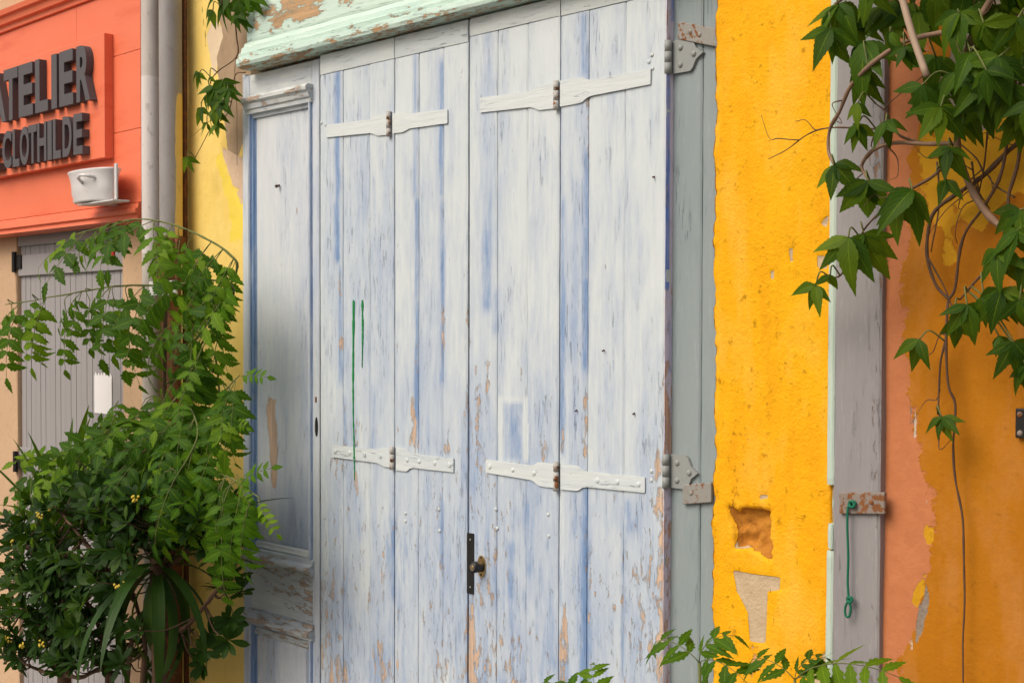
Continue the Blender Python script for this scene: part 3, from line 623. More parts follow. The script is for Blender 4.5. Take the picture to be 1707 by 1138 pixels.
# strap hinges: each half belongs to its own leaf
def strap(px_in, px_out, yin, yout, hh_in, hh_out, neck, leaf, rivets, pin, ys=Y_LEAF - 0.0024):
    """strap running from its pin (px_in) to its tail (px_out); photo heights yin/yout of its axis"""
    s = mpp((px_in + px_out) / 2, ys); x0, x1 = xw(px_in, ys), xw(px_out, ys); z0, z1 = zw(px_in, yin, ys), zw(px_out, yout, ys)
    f1 = neck; f2 = neck + 0.10; q = lambda f: (x0 + (x1 - x0) * f, z0 + (z1 - z0) * f); h0, h1 = hh_in * s, hh_out * s
    up = [(0, h0), (f1 * 0.85, h0), (f1, h0 * 0.95), ((f1 + f2) / 2, h1 * 1.18), (f2, h1 * 1.02), (0.6, h1), (0.995, h1 * 0.97), (1.0, h1 * 0.90)]
    poly = [(q(f)[0], q(f)[1] + h) for f, h in up] + [(q(f)[0], q(f)[1] - h) for f, h in up[::-1]]
    if x1 > x0: poly = poly[::-1]
    o = MB().plate(poly, ys - 0.0022, ys).build('hinge_strap', 'rail_paint', leaf)
    for rv in rivets:
        f = (rv - px_in) / (px_out - px_in); c_ = q(f); MB().dome((c_[0], ys - 0.0020, c_[1]), 4.6 * s * rng.uniform(.85, 1.15), 1.9 * s).build('rivet', 'rail_paint', o, True)
    if pin:
        for k_ in range(3):
            zc = z0 + (k_ - 1) * h0 * 0.80; MB().tube([(x0, ys - 0.005, zc - h0 * 0.38), (x0, ys - 0.005, zc + h0 * 0.38)], 0.0075, 12).build('hinge_knuckle', 'hinge_pin', o, True)
L = leaf_obj
strap(650, 545, 207, 219, 17, 11, 0.20, L[0], [], True); strap(655, 746, 206, 194, 17, 12, 0.22, L[1], [], False)
strap(928, 800, 160, 176, 20, 13, 0.24, L[2], [], True); strap(933, 1083, 157, 128, 22, 13, 0.26, L[3], [], False)
strap(656, 554, 763, 751, 16, 11, 0.16, L[0], [636, 610, 585, 560], True); strap(661, 757, 764, 775, 20, 12, 0.20, L[1], [681, 701, 727, 751], False)
strap(930, 811, 794, 776, 20, 12, 0.26, L[2], [893, 858, 818], True); strap(936, 1077, 794, 808, 22, 13, 0.22, L[3], [1000, 1033, 1067], False)
for px, py, lf in ((827, 848, 2), (829, 880, 2), (914, 857, 2), (915, 893, 2), (676, 855, 1), (676, 868, 1), (732, 848, 1), (733, 884, 1), (1087, 92, 3), (1082, 103, 3), (1088, 114, 3), (1086, 785, 3), (1086, 800, 3), (536, 205, 0), (543, 208, 0)):
    p = at(px, py, Y_LEAF); MB().dome((p.x, Y_LEAF - 0.0005, p.z), 0.0058, 0.0026).build('bolt', 'hinge_white', L[lf], True)
for px, py, lf in ((1007, 583, 3), (1091, 294, 3), (962, 683, 3), (1058, 688, 3)):
    p = at(px, py, Y_LEAF); MB().tube([(p.x, Y_LEAF + 0.001, p.z), (p.x + 0.001, Y_LEAF - 0.007, p.z - 0.003)], [0.0018, 0.0024], 7).build('nail', 'nail', L[lf])
# green spray drips
def drip(pts, y, parent):
    pl = []
    for i in range(len(pts) - 1):
        for s_ in range(10): f = s_ / 10; pl.append([pts[i][j] * (1 - f) + pts[i + 1][j] * f for j in range(3)])
    pl.append(list(pts[-1])); lft = []; rgt = []
    for i, (px, py, w_) in enumerate(pl):
        p = at(px, py, y); s = mpp(px, y); w2 = w_ * s * (0.65 + 0.65 * rng.random()) / 2; lft.append((p.x - w2, p.z)); rgt.append((p.x + w2, p.z))
    MB().plate(lft + rgt[::-1], y - 0.0007, y + 0.0006).build('paint_drip', 'green_spray', parent)
drip([(589, 500, 3), (589.5, 503, 5.5), (589, 560, 5), (588.5, 640, 4), (589, 700, 3), (590, 737, 3.5)], Y_LEAF - 0.0009, L[0])
drip([(590, 738, 3.5), (590.5, 765, 4.5)], Y_LEAF - 0.0052, L[0])
drip([(590.5, 767, 3), (591, 800, 1.2)], Y_LEAF - 0.0009, L[0])
drip([(604, 500, 4), (604, 510, 6), (604, 522, 2), (604.5, 535, 5), (604.5, 560, 4), (603.5, 600, 2), (603.5, 613, 1)], Y_LEAF - 0.0009, L[0])
# lock
x0, x1 = xw(780.5, Y_LEAF), xw(791.5, Y_LEAF); z0, z1 = zw(786, 989, Y_LEAF), zw(786, 888, Y_LEAF)
lk = MB().box(x0, x1, Y_LEAF - 0.004, Y_LEAF - 0.0012, z0, z1, 0.0005).build('lock_plate', 'black_metal', L[2])
for yy in (899, 978): 
    p = at(785.5, yy, Y_LEAF); MB().dome((p.x, Y_LEAF - 0.004, p.z), 0.0030, 0.0012).build('screw', 'steel', lk, True)
p = at(804, 943, Y_LEAF); ex = []
for k_ in range(20): a = 2 * math.pi * k_ / 20; ex.append((p.x + 0.0165 * math.cos(a), p.z + 0.030 * math.sin(a)))
es = MB().plate(ex, Y_LEAF - 0.0045, Y_LEAF - 0.0015).build('escutcheon', 'brass', L[2])
for s_ in (-1, 1): MB().dome((p.x, Y_LEAF - 0.0044, p.z + s_ * 0.0235), 0.0036, 0.001).build('screw', 'black_metal', es, True)
b = MB().tube([(p.x, Y_LEAF - 0.004, p.z), (p.x, Y_LEAF - 0.034, p.z), (p.x, Y_LEAF - 0.036, p.z)], [0.0155, 0.0155, 0.0145], 24); cy = b.build('lock_cylinder', 'black_metal', L[2], True)
MB().tube([(p.x, Y_LEAF - 0.0361, p.z), (p.x, Y_LEAF - 0.0372, p.z)], 0.0098, 20).build('bezel', 'steel', cy)
MB().tube([(p.x, Y_LEAF - 0.0373, p.z), (p.x, Y_LEAF - 0.0382, p.z)], 0.0050, 16).build('key_face', 'brass', cy)

# ------------------------------------------------------------------ panelled door leaf
YS = Y_SIDE
zs_top = ztopL - 0.004
xa0, xa1, xa2, xa3 = xw(408, YS), xw(416, YS), xw(520, YS), xw(531.5, YS)
sp = thing('panelled_door', ((xa0 + xa3) / 2, 0, ZB), 'narrow panelled door with faded blue mouldings left of the plank shutters'.replace('left of', 'beside'), 'door')
def w_side(P):
    b0 = vnoise(P, 5, 1.5, 91); low = np.clip((zs_top - P[:, 1]) / 2.0, 0, 1.2); return 0.25 * b0 + 0.15 * low, -0.1 + 0.35 * low + 0.2 * vnoise(P, 5, 3, 95)
plank('stile', xa0, xa1, ZB, zs_top, YS, 0.03, 'panel_paint', sp, w_side, seed=3)
plank('stile', xa2, xa3, ZB, zs_top, YS, 0.03, 'panel_paint', sp, w_side, seed=5)
zp_t = zw(470, 160, YS); zp_b = zw(480, 925, YS); zm_b = zw(480, 1030, YS)
plank('rail', xa1, xa2, zp_t - 0.0, zs_top, YS + 0.0015, 0.028, 'panel_rail_paint', sp, const(0.1, -0.1), seed=8)
plank('rail', xa1, xa2, zm_b, zp_b, YS + 0.0015, 0.028, 'panel_rail_paint', sp, const(0.05, 0.25), seed=9)
plank('rail', xa1, xa2, ZB, 0.16, YS + 0.0015, 0.028, 'panel_rail_paint', sp, const(-0.1, 0.2), seed=10)
def w_panel(P):
    b0 = vnoise(P, 5, 2.0, 101); z6, z9 = zw(470, 560, YS), zw(470, 850, YS); low = np.clip((z6 - P[:, 1]) / (z6 - z9), 0, 1)
    bl = -0.12 + 0.55 * low * np.clip(b0 + 0.5, 0, 1); ba = np.full(len(P), -0.25)
    d = sdf(P, pxpoly([(441, 660), (452, 668), (457, 740), (456, 808), (448, 815), (445, 750), (441, 700)], YS)); ba = np.maximum(ba, soft(d, 0.01) * 1.3)
    d = sdf(P, pxpoly([(516, 850), (522, 850), (524, 925), (517, 925)], YS)); return bl, np.maximum(ba, soft(d, 0.01))
YPN = YS + 0.012
plank('panel', xa1 + 0.024, xa2 - 0.026, zp_b + 0.022, zp_t - 0.040, YPN, 0.012, 'panel_paint', sp, w_panel, seed=12, cham=0.006)
plank('panel', xa1 + 0.034, xa2 - 0.036, 0.20, zm_b - 0.080, YPN - 0.008, 0.012, 'panel_paint', sp, const(0.15, 0.3), seed=14, cham=0.010)
MB().box(xa1 - 0.005, xa2 + 0.005, YPN + 0.0125, YPN + 0.018, 0.1, zp_t + 0.05).build('backing', 'panel_paint', sp)
BL = {}
def vmould(x, d, z0, z1):                    # stepped moulding along a stile; d = direction to the panel
    pr = [(x, YS + 0.003), (x + d * 0.002, YS - 0.007), (x + d * 0.007, YS - 0.009), (x + d * 0.010, YS - 0.005), (x + d * 0.011, YS + 0.002), (x + d * 0.016, YS + 0.004), (x + d * 0.020, YS + 0.003), (x + d * 0.022, YS + 0.010), (x + d * 0.026, YS + 0.013), (x + d * 0.026, YS + 0.022), (x, YS + 0.022)]
    b = MB().prof_z(pr, z0, z1, 0.03, 0.0006); o = b.build('moulding', 'panel_paint', sp)
    n = len(o.data.vertices); co = np.array([v.co[:] for v in o.data.vertices]); z_ = co[:, 2] + o.location.z
    hi = np.clip(0.95 + np.array([mnoise.noise((z * 5, d, 0)) for z in z_]) * 0.5, 0, 1) * np.clip((co[:, 1] - co[:, 1].min()) / 0.009, 0.2, 1)
    o.data.attributes.new('blue', 'FLOAT', 'POINT').data.foreach_set('value', hi.astype(np.float32))
hm_ = lambda z: MB().prof_x([(YS + 0.022, z - 0.013), (YS + 0.004, z - 0.013), (YS + 0.000, z - 0.006), (YS + 0.004, z), (YS + 0.006, z + 0.008), (YS + 0.012, z + 0.012), (YS + 0.022, z + 0.012)], xa1 + 0.026, xa2 - 0.026, 0.0008, 0.03)
worn_later = [(hm_(zp_b + 0.014), 'moulding', 0.3), (hm_(zm_b - 0.070), 'moulding', 0.45)]
vmould(xa1, 1, zp_b, zp_t); vmould(xa2, -1, zp_b, zp_t); vmould(xa1, 1, 0.16, zm_b - 0.03); vmould(xa2, -1, 0.16, zm_b - 0.03)
mc_ = MB().prof_x([(YS + 0.02, zp_t + 0.016), (YS - 0.022, zp_t + 0.016), (YS - 0.030, zp_t + 0.008), (YS - 0.029, zp_t - 0.002), (YS - 0.020, zp_t - 0.010), (YS - 0.016, zp_t - 0.024), (YS - 0.010, zp_t - 0.028), (YS - 0.009, zp_t - 0.040), (YS + 0.002, zp_t - 0.043), (YS + 0.004, zp_t - 0.054), (YS + 0.02, zp_t - 0.054)], xa1 - 0.008, xa2 + 0.008, 0.001)
def worn(b, name, amt):
    z_ = np.array([v[2] for v in b.v]); y_ = np.array([v[1] for v in b.v]); n_ = np.array([mnoise.noise((v[0] * 9, v[2] * 30, 2)) for v in b.v]); out = (y_.max() - y_) / (y_.max() - y_.min())
    b.build(name, 'panel_rail_paint', sp, attrs={'bare': amt * out + 0.3 * n_, 'blue': 0.5 * (1 - out) + 0.3 * n_})  # bare wood on the noses; shade painted into the creases as blue
worn(mc_, 'cornice', 0.42)
for a_ in worn_later: worn(*a_)
for zc, s_ in ((zp_b, 1), (zm_b, 1)):
    worn(MB().prof_x([(YS + 0.02, zc + 0.012), (YS + 0.006, zc + 0.010), (YS + 0.004, zc + 0.003), (YS - 0.008, zc - 0.001), (YS - 0.010, zc - 0.012), (YS - 0.022, zc - 0.018), (YS - 0.030, zc - 0.026), (YS - 0.030, zc - 0.034), (YS - 0.012, zc - 0.038), (YS - 0.014, zc - 0.048), (YS - 0.002, zc - 0.052), (YS + 0.02, zc - 0.054)], xa1 - 0.014, xa2 + 0.014, 0.0012, 0.03), 'moulding', 0.5)
p = at(534, 711, YS); ex = [(p.x + 0.0085 * math.cos(a), p.z + 0.030 * math.sin(a)) for a in np.linspace(0, 2 * math.pi, 18, endpoint=False)]
p = at(528, 711, YS); ex = [(p.x + 0.0075 * math.cos(a), p.z + 0.031 * math.sin(a)) for a in np.linspace(0, 2 * math.pi, 18, endpoint=False)]
MB().plate(ex, YS - 0.0022, YS - 0.0005).build('keyhole_plate', 'black_metal', sp)  # black plate standing in for the dark keyhole opening
p = at(527, 666, YS); MB().box(p.x - 0.004, p.x + 0.004, YS - 0.002, YS + 0.001, p.z - 0.009, p.z + 0.009, 0.0006).build('hole_block', 'rust', sp)  # dark block standing in for a small hole
p = at(466, 309, YPN); b = MB().tube([(p.x, YPN, p.z), (p.x + 0.004, YPN - 0.016, p.z - 0.005)], [0.003, 0.0055], 8); b.build('nail', 'nail', sp)

# ------------------------------------------------------------------ door frame: header, jamb, hinges
xh0 = xw(401, -0.06); xh1 = xw(1197, Y_JAMB); YH = -0.042
fr = thing('door_frame', ((xh0 + xh1) / 2, 0.03, 0), 'old door frame with mint green peeling header and grey-green hinge jamb', 'door frame')
def w_head(P):
    n2 = vnoise(P, 7, 7, 111, 4); ba = np.full(len(P), -0.15)
    for poly in ([(430, 15), (470, 12), (520, 0), (540, 20), (530, 32), (500, 38), (480, 35), (440, 28)], [(465, -10), (545, -20), (545, 5), (470, 15)], [(448, 30), (475, 20), (470, 50), (450, 55)], [(560, 0), (590, -5), (585, 12), (565, 12)], [(422, 35), (430, 32), (432, 52), (424, 55)], [(400, 50), (406, 52), (404, 70), (400, 72)]):
        ba = np.maximum(ba, soft(sdf(P, pxpoly(poly, YH)) + n2 * 0.01, 0.02) * 0.9)
    return n2 * 0.3, ba
zhb = ztopL + 0.004
plank('header_board', xh0 + 0.01, xh1, zhb + 0.09, TOP - 0.35, YH, 0.08, 'mint_paint', fr, w_head, dx=0.008, dz=0.008, seed=21)
b = MB().prof_x([(0.05, zhb + 0.002), (YH - 0.010, zhb + 0.002), (YH - 0.030, zhb + 0.008), (YH - 0.034, zhb + 0.018), (YH - 0.032, zhb + 0.034), (YH - 0.022, zhb + 0.038), (YH - 0.024, zhb + 0.050), (YH - 0.014, zhb + 0.056), (YH - 0.012, zhb + 0.072), (YH - 0.004, zhb + 0.078), (YH, zhb + 0.0885), (0.05, zhb + 0.0885)], xh0, xh1, 0.0018, 0.02)
zz = np.array([v[2] for v in b.v]); bb = 0.52 - (zz - zhb) * 9 + 0.25 * np.array([mnoise.noise((v[0] * 5, v[2] * 9, 1)) for v in b.v]); b.build('header_cornice', 'mint_paint', fr, attrs={'bare': bb, 'blue': bb * 0})
# transom sash above the header
xs_0, xs_1 = xw(432, YH), xw(700, YH); ztr = zw(455, 10, YH - 0.01)
zz0 = TOP - 0.35
MB().box(xh0 + 0.01, xh1, YH + 0.002, 0.04, zz0 + 0.001, TOP, 0.002).build('header_beam', 'mint_paint', fr)
# jamb of two boards
xjm = xw(1168, Y_JAMB)
plank('jamb_board', xj0, xjm - 0.0006, 0.0, TOP, Y_JAMB, 0.06, 'jamb_paint', fr, const(0.1, -0.2), seed=31)
plank('jamb_board', xjm + 0.0006, xj1, 0.0, TOP, Y_JAMB + 0.001, 0.06, 'jamb_paint', fr, const(-0.1, -0.2), seed=33)
MB().box(xa0 - 0.02, xj0, 0.06, 0.10, 0.0, zhb).build('frame_back', 'dark_gap', fr)
MB().box(xa0 - 0.016, xa0 - 0.001, YS + 0.004, 0.06, 0.0, zhb).build('frame_edge', 'panel_paint', fr)
def butt_hinge(px, py, pxr, hpx):
    y = Y_JAMB - 0.003; s = mpp(px, y); p = at(px, py, y); w_ = (pxr - px) * s / abs(math.sin(1.0)) ; x1 = xw(pxr, y); wd = x1 - p.x; h_ = hpx * s / 2
    poly = [(p.x, p.z - h_), (p.x + wd * 0.60, p.z - h_), (p.x + wd * 0.68, p.z - h_ * 0.82), (p.x + wd * 0.78, p.z - h_ * 0.36), (p.x + wd, p.z), (p.x + wd * 0.78, p.z + h_ * 0.36), (p.x + wd * 0.68, p.z + h_ * 0.82), (p.x + wd * 0.60, p.z + h_), (p.x, p.z + h_)]
    o = MB().plate(poly, y - 0.005, y + 0.0025).build('hinge_plate', 'hinge_grey', fr)
    for fx, fz in ((0.30, 0.52), (0.30, -0.52), (0.72, 0.0)): MB().dome((p.x + wd * fx, y - 0.0048, p.z + h_ * fz), 0.0078, 0.005).build('screw', 'hinge_grey', o, True)
    r = 0.0095
    for k_ in range(3):
        zc = p.z + (k_ - 1) * h_ * 0.68; MB().tube([(p.x, y - 0.016, zc - h_ * 0.33), (p.x, y - 0.016, zc + h_ * 0.33)], r, 14).build('hinge_knuckle', 'hinge_grey', o, True)
butt_hinge(1121, 97, 1171, 54); butt_hinge(1117, 784, 1166, 56)
def tab(px0, px1, pyc0, pyc1, hpx, mat, y, parent, name='fixing_tab', dots=((0.3, 0.1), (0.55, 0))):
    x0, x1 = xw(px0, y), xw(px1, y); s = mpp((px0 + px1) / 2, y); h_ = hpx * s / 2; z0, z1 = zw(px0, pyc0, y), zw(px1, pyc1, y)
    b = MB().plate([(x0, z0 - h_), (x1, z1 - h_), (x1, z1 + h_), (x0, z0 + h_)], y - 0.009, y)
    o = b.build(name, mat, parent)
    md = o.modifiers.new('b', 'BEVEL'); md.width = 0.002; md.segments = 2
    for fx, fz in dots: MB().dome((x0 + (x1 - x0) * fx, y - 0.0088, z0 + (z1 - z0) * fx + fz * h_), 0.006, 0.003).build('screw', mat, o, True)
    return o
tab(1131, 1198, 52, 65, 30, 'tab_grey', Y_JAMB - 0.002, fr); tab(1143, 1191, 824, 820, 33, 'tab_grey', Y_JAMB - 0.002, fr, dots=((0.3, 0.1),))

# ------------------------------------------------------------------ grey post with a mint strip
YPO = -0.022
ps = thing('wooden_post', (xw(1425, YPO), 0, 0), 'weathered grey wooden post with a pale mint edge between yellow and ochre walls', 'post')
xq0, xq1, xq2 = xw(1379, YPO), xw(1391, YPO), xw(1469, YPO)
zq = zw(1385, 808, YPO); zq1 = zw(1385, 850, YPO); zq2 = zw(1385, 915, YPO)
for a, b_ in ((zq, TOP), (zq2, zq1 - 0.03), (0.0, zq2 - 0.004)):
    plank('mint_strip', xq0 + (0.004 if a == zq2 else 0), xq1 - 0.0005, a, b_, YPO + 0.001, 0.06, 'mint_strip_paint', ps, const(-0.1, -0.1), seed=41 + a)
plank('chipped_strip', xq0 + 0.008, xq1 - 0.0008, zq1 - 0.028, zq - 0.002, YPO + 0.010, 0.05, 'mint_strip_paint', ps, const(0, 0.9), seed=47)
def w_post(P):
    xr_ = P[:, 0].max(); return np.zeros(len(P)), -0.1 + 0.45 * gauss(P[:, 0] - xr_ + 0.012, 0.018) + 0.25 * vnoise(P, 3, 5, 121)
plank('post_board', xq1 + 0.0005, xq2, 0.0, TOP, YPO, 0.065, 'post_paint', ps, w_post, seed=51)
tb = tab(1405, 1481, 838, 838, 36, 'tab_rusty', YPO - 0.001, ps, 'rusty_plate', dots=((0.72, 0.1),))

# twine
def cr(pts, n=8):
    P = [Vector(p) for p in pts]; P = [P[0] * 2 - P[1]] + P + [P[-1] * 2 - P[-2]]; out = []
    for i in range(1, len(P) - 2):
        for s_ in range(n):
            t = s_ / n; a, b, c, d = P[i - 1:i + 3]
            out.append(0.5 * ((2 * b) + (c - a) * t + (2 * a - 5 * b + 4 * c - d) * t * t + (3 * b - a - 3 * c + d) * t ** 3))
    out.append(P[-2]); return out
yt = YPO - 0.016
tw = thing('twine', at(1414, 1028, yt), 'green knotted twine hanging from the rusty plate on the grey post', 'twine')
MB().tube(cr([at(*q) for q in ((1420, 842, yt + .004), (1413.5, 846, yt), (1412.5, 880, yt), (1414, 930, yt), (1413, 970, yt), (1415, 998, yt))], 6), 0.0028, 8).build('cord', 'green_twine', tw, True)
MB().tube(cr([at(*q) for q in ((1415, 998, yt), (1409, 1012, yt), (1410, 1026, yt), (1416, 1026, yt), (1418, 1012, yt), (1414, 1000, yt - .002))], 6), 0.0026, 8).build('loop', 'green_twine', tw, True)
for cx, cy_, r_ in ((1416, 999, 6), (1420, 840, 7)):
    p = at(cx, cy_, yt); kn = [p + Vector((r_ * 0.0011 * math.cos(a * 2.1) * (1 + .3 * math.sin(a * 3)), 0.003 * math.sin(a * 1.7), r_ * 0.0009 * math.sin(a * 2.1))) for a in np.linspace(0, 7, 40)]
    MB().tube(kn, 0.0027, 7).build('knot', 'green_twine', tw, True)
p0, p1 = at(1697, 729, Y_OCH), at(1722, 681, Y_OCH)
lb = thing('iron_bracket', ((p0.x + p1.x) / 2, 0, p0.z), 'small black iron bracket bolted to the ochre wall', 'bracket')
MB().box(p0.x, p1.x, Y_OCH - 0.012, Y_OCH + 0.005, p0.z, p1.z, 0.002).build('plate', 'black_metal', lb)
for yy in (690, 721): q = at(1702, yy, Y_OCH); MB().dome((q.x + 0.004, Y_OCH - 0.012, q.z), 0.006, 0.003).build('bolt', 'tab_rusty', lb, True)

# ------------------------------------------------------------------ foliage
def leaf_geo(L_, W_, teeth=0, depth=0.0, fold=0.25, curl=0.25, n=8, obov=0.0, tip=1.0):
    """one leaf blade along +y, face to +z: verts, faces, uvs"""
    rows = []; 
    for i in range(n + 1):
        t = i / n; s_ = t if not obov else t ** (1 / (1 + obov))
        w_ = W_ / 2 * (math.sin(math.pi * min(1, (t * (1 - obov * 0.0)) ** (0.75 if not obov else 1.5))) ** (0.85 if tip >= 1 else 0.7))
        if i == n: w_ = 0.0
        if i == 0: w_ = W_ * 0.03
        if teeth and 0 < i < n: w_ = W_ / 2 * ((t / 0.32) ** 0.55 if t < 0.32 else max(0.04, (1 - ((t - 0.32) / 0.68) ** 1.5) ** 1.0 * (1 - 0.25 * t)) / 0.93)
        k_ = 1.0
        if teeth and 0 < i < n: k_ = 1.0 + (depth if i % 2 else -depth)
        rows.append((t, w_ * k_))
    v = []; uv = []; f = []
    for t, w_ in rows:
        y_ = L_ * t; z_ = -curl * L_ * t * t
        yy = y_ + (0.0)
        for sx in (-1, -0.5, 0, 0.5, 1):
            x_ = w_ * sx; up = abs(x_) * fold - (0.0 if abs(sx) < 1 else 0.0)
            v.append((x_, yy + (0.10 * w_ if abs(sx) == 1 and teeth else 0), z_ + up - abs(sx) ** 2 * w_ * 0.12)); uv.append((0.5 + 0.5 * sx, t))
    for i in range(n):
        for j in range(4): a = i * 5 + j; f.append((a, a + 1, a + 6, a + 5))
    return v, f, uv
def geo_mesh(name, parts, mat, mats2=None):
    """parts: list of (verts, faces, uvs or None, material slot)"""
    V = []; F = []; U = []; MI = []
    for v, f, uv, mi in parts:
        n = len(V); V += [tuple(p) for p in v]; F += [tuple(i + n for i in q) for q in f]; U += (uv if uv else [(0.5, 0.5)] * len(v)); MI += [mi] * len(f)
    me = bpy.data.meshes.new(name); me.from_pydata(V, [], F); me.update()
    ul = me.uv_layers.new(name='UVMap'); li = np.empty(len(me.loops), dtype=np.int32); me.loops.foreach_get('vertex_index', li)
    ul.data.foreach_set('uv', np.array(U, dtype=np.float32)[li].ravel())
    me.materials.append(MATS[mat])
    if mats2: me.materials.append(MATS[mats2])
    me.polygons.foreach_set('material_index', MI); me.polygons.foreach_set('use_smooth', [True] * len(F)); return me
def xf(geo, M_):
    v, f, uv = geo; return [M_ @ Vector(p) for p in v], f, uv
def frame(d, nrm):
    d = d.normalized(); nrm = (nrm - d * nrm.dot(d)); nrm = nrm.normalized() if nrm.length > 1e-4 else d.orthogonal().normalized()
    x = d.cross(nrm); return Matrix((x, d, nrm)).transposed()
def inst(name, me, M_, parent):
    o = bpy.data.objects.new(name, me); COL.objects.link(o); o.parent = parent
    q = M_.copy(); q.translation = M_.translation - wloc(parent); o.matrix_basis = q; return o
def rv(a=1.0): return Vector((rng.uniform(-a, a), rng.uniform(-a, a), rng.uniform(-a, a)))
def stem(name, pts, r0, r1, mat, parent, n=6, smooth=6, jit=0.0):
    P = cr([Vector(p) for p in pts], smooth)
    if jit: P = [p + mnoise.noise_vector(p * 9) * jit for p in P]
    m = len(P); MB().tube(P, [(r0 + (r1 - r0) * i / (m - 1)) * (1 + 0.35 * mnoise.noise(P[i] * 40)) for i in range(m)], n).build(name, mat, parent, True); return P
def near(p, samples):
    return min(samples, key=lambda q: (q - p).length_squared)

# --- creepers: palmate leaves of five toothed leaflets
CL = [geo_mesh('leaflet', [leaf_geo(1.0, wd, 1, dp, fo, cu, 18) + (0,)], 'creeper_leaf') for wd, dp, fo, cu in ((0.42, 0.06, 0.22, 0.20), (0.46, 0.065, 0.30, 0.36), (0.37, 0.055, 0.15, 0.12), (0.43, 0.06, 0.35, 0.50), (0.40, 0.06, 0.05, 0.28), (0.48, 0.05, 0.45, 0.6))]
def palmate(p, size, parent, samples, droop=0.0, n=5, spread=1.0, face=None):
    """a compound leaf at p; size = length of its middle leaflet"""
    q = near(p, samples); pet = (p - q)
    mid = (p + q) / 2 + Vector((0, -0.01, 0.02)); pt = cr([q, mid, p], 5)
    base = MB().tube(pt, [0.0018] * len(pt), 5).build('leaf', 'stem_green', parent, True)
    side = pet.normalized() if pet.length > 0.01 else rv()
    d0 = (Vector((side.x * 0.35, -0.22, -1.0 + droop)) + rv(0.30)).normalized(); nrm = (face or Vector((0.35, -1.0, 0.55))) + rv(0.35)
    Fm = frame(d0, nrm)
    angs = {5: (-70, -34, 0, 34, 70), 4: (-60, -20, 20, 60), 3: (-42, 0, 42)}[n]
    for i, a in enumerate(angs):
        ln = size * (1.0 - 0.30 * (abs(a) / 80) ** 1.3) * rng.uniform(0.88, 1.1); a = R(a * spread + rng.uniform(-9, 9))
        rot = Matrix.Rotation(a, 3, 'Z') @ Matrix.Rotation(R(rng.uniform(-38, 18)), 3, 'X') @ Matrix.Rotation(R(rng.uniform(-22, 22)), 3, 'Y')
        M_ = (Fm @ rot).to_4x4() @ Matrix.Diagonal((ln, ln, ln, 1)); M_.translation = p
        inst('leaflet', rng.choice(CL), M_, base)

root = at(1950, 1200, -0.15); root.z = 0.0
cv = thing('creeper_vine', root, 'five-leaved creeper trailing over the ochre wall and grey post', 'vine', None)
SA = []
def cst(pts, r0, r1, mat='bark_brown', jit=0.003): SA.extend(stem('stem', [at(*p) for p in pts], r0, r1, mat, cv, 6, 6, jit))
tr = [root, root + Vector((0.02, 0.03, 0.7)), root + Vector((-0.03, 0.05, 1.5)), at(1830, 300, -0.12), at(1740, 60, -0.15), at(1690, -60, -0.16)]
SA += stem('stem', tr, 0.018, 0.011, 'bark_brown', cv, 9, 8, 0.006)
cst([(1830, 300, -.12), (1740, 400, -.10), (1707, 400, -.09), (1665, 375, -.08), (1637, 345, -.08), (1612, 300, -.08), (1597, 245, -.10), (1600, 150, -.14), (1625, 50, -.18), (1690, -60, -.16)], 0.008, 0.006, 'bark_pale')
cst([(1612, 52, -.18), (1560, 58, -.19), (1505, 72, -.20), (1455, 105, -.19), (1418, 145, -.17), (1400, 185, -.15), (1384, 215, -.13), (1381, 252, -.13), (1391, 275, -.155)], 0.0055, 0.0035, 'bark_pale')
cst([(1597, 240, -.10), (1545, 241, -.12), (1490, 238, -.14), (1455, 250, -.14), (1437, 275, -.13), (1441, 292, -.13), (1450, 303, -.14)], 0.0045, 0.003, 'bark_pale')
cst([(1545, 241, -.12), (1500, 225, -.13), (1480, 190, -.13), (1460, 172, -.14)], 0.003, 0.0015)
cst([(1470, 214, -.13), (1420, 213, -.12), (1380, 213, -.09), (1347, 224, -.07), (1312, 248, -.06), (1282, 264, -.05)], 0.0022, 0.001)
cst([(1740, 215, -.05), (1690, 245, -.05), (1640, 292, -.05), (1590, 325, -.05), (1557, 352, -.05), (1547, 385, -.05), (1546, 430, -.05), (1560, 475, -.05), (1582, 500, -.05)], 0.005, 0.003, 'bark_brown')
cst([(1710, 90, -.08), (1695, 160, -.07), (1682, 225, -.06), (1668, 290, -.06), (1640, 345, -.06), (1605, 400, -.05), (1592, 480, -.05), (1580, 505, -.05), (1578, 560, -.05), (1566, 610, -.05), (1563, 690, -.05)], 0.004, 0.002)
cst([(1580, 505, -.05), (1577, 600, -.05), (1580, 645, -.05), (1591, 675, -.04), (1589, 740, -.04), (1593, 800, -.035), (1604, 860, -.03), (1606, 920, -.03), (1607, 990, -.03), (1605, 1060, -.03), (1606, 1150, -.03), (1600, 1300, -.03)], 0.0028, 0.0018)
cst([(1700, -20, -.12), (1690, 120, -.10), (1700, 250, -.08), (1680, 330, -.07), (1690, 380, -.07)], 0.005, 0.003)
cst([(1690, 420, -.08), (1640, 455, -.08), (1600, 500, -.08)], 0.003, 0.002)
cst([(1690, -40, -.2), (1560, -30, -.22), (1450, -20, -.2), (1395, 5, -.17), (1388, 25, -.16)], 0.006, 0.003, 'bark_pale')
cst([(1520, 315, -.14), (1495, 330, -.15), (1480, 345, -.15), (1440, 385, -.14), (1405, 455, -.12), (1385, 462, -.11)], 0.003, 0.0016)
cst([(1597, 245, -.10), (1560, 290, -.12), (1520, 315, -.14)], 0.004, 0.003)
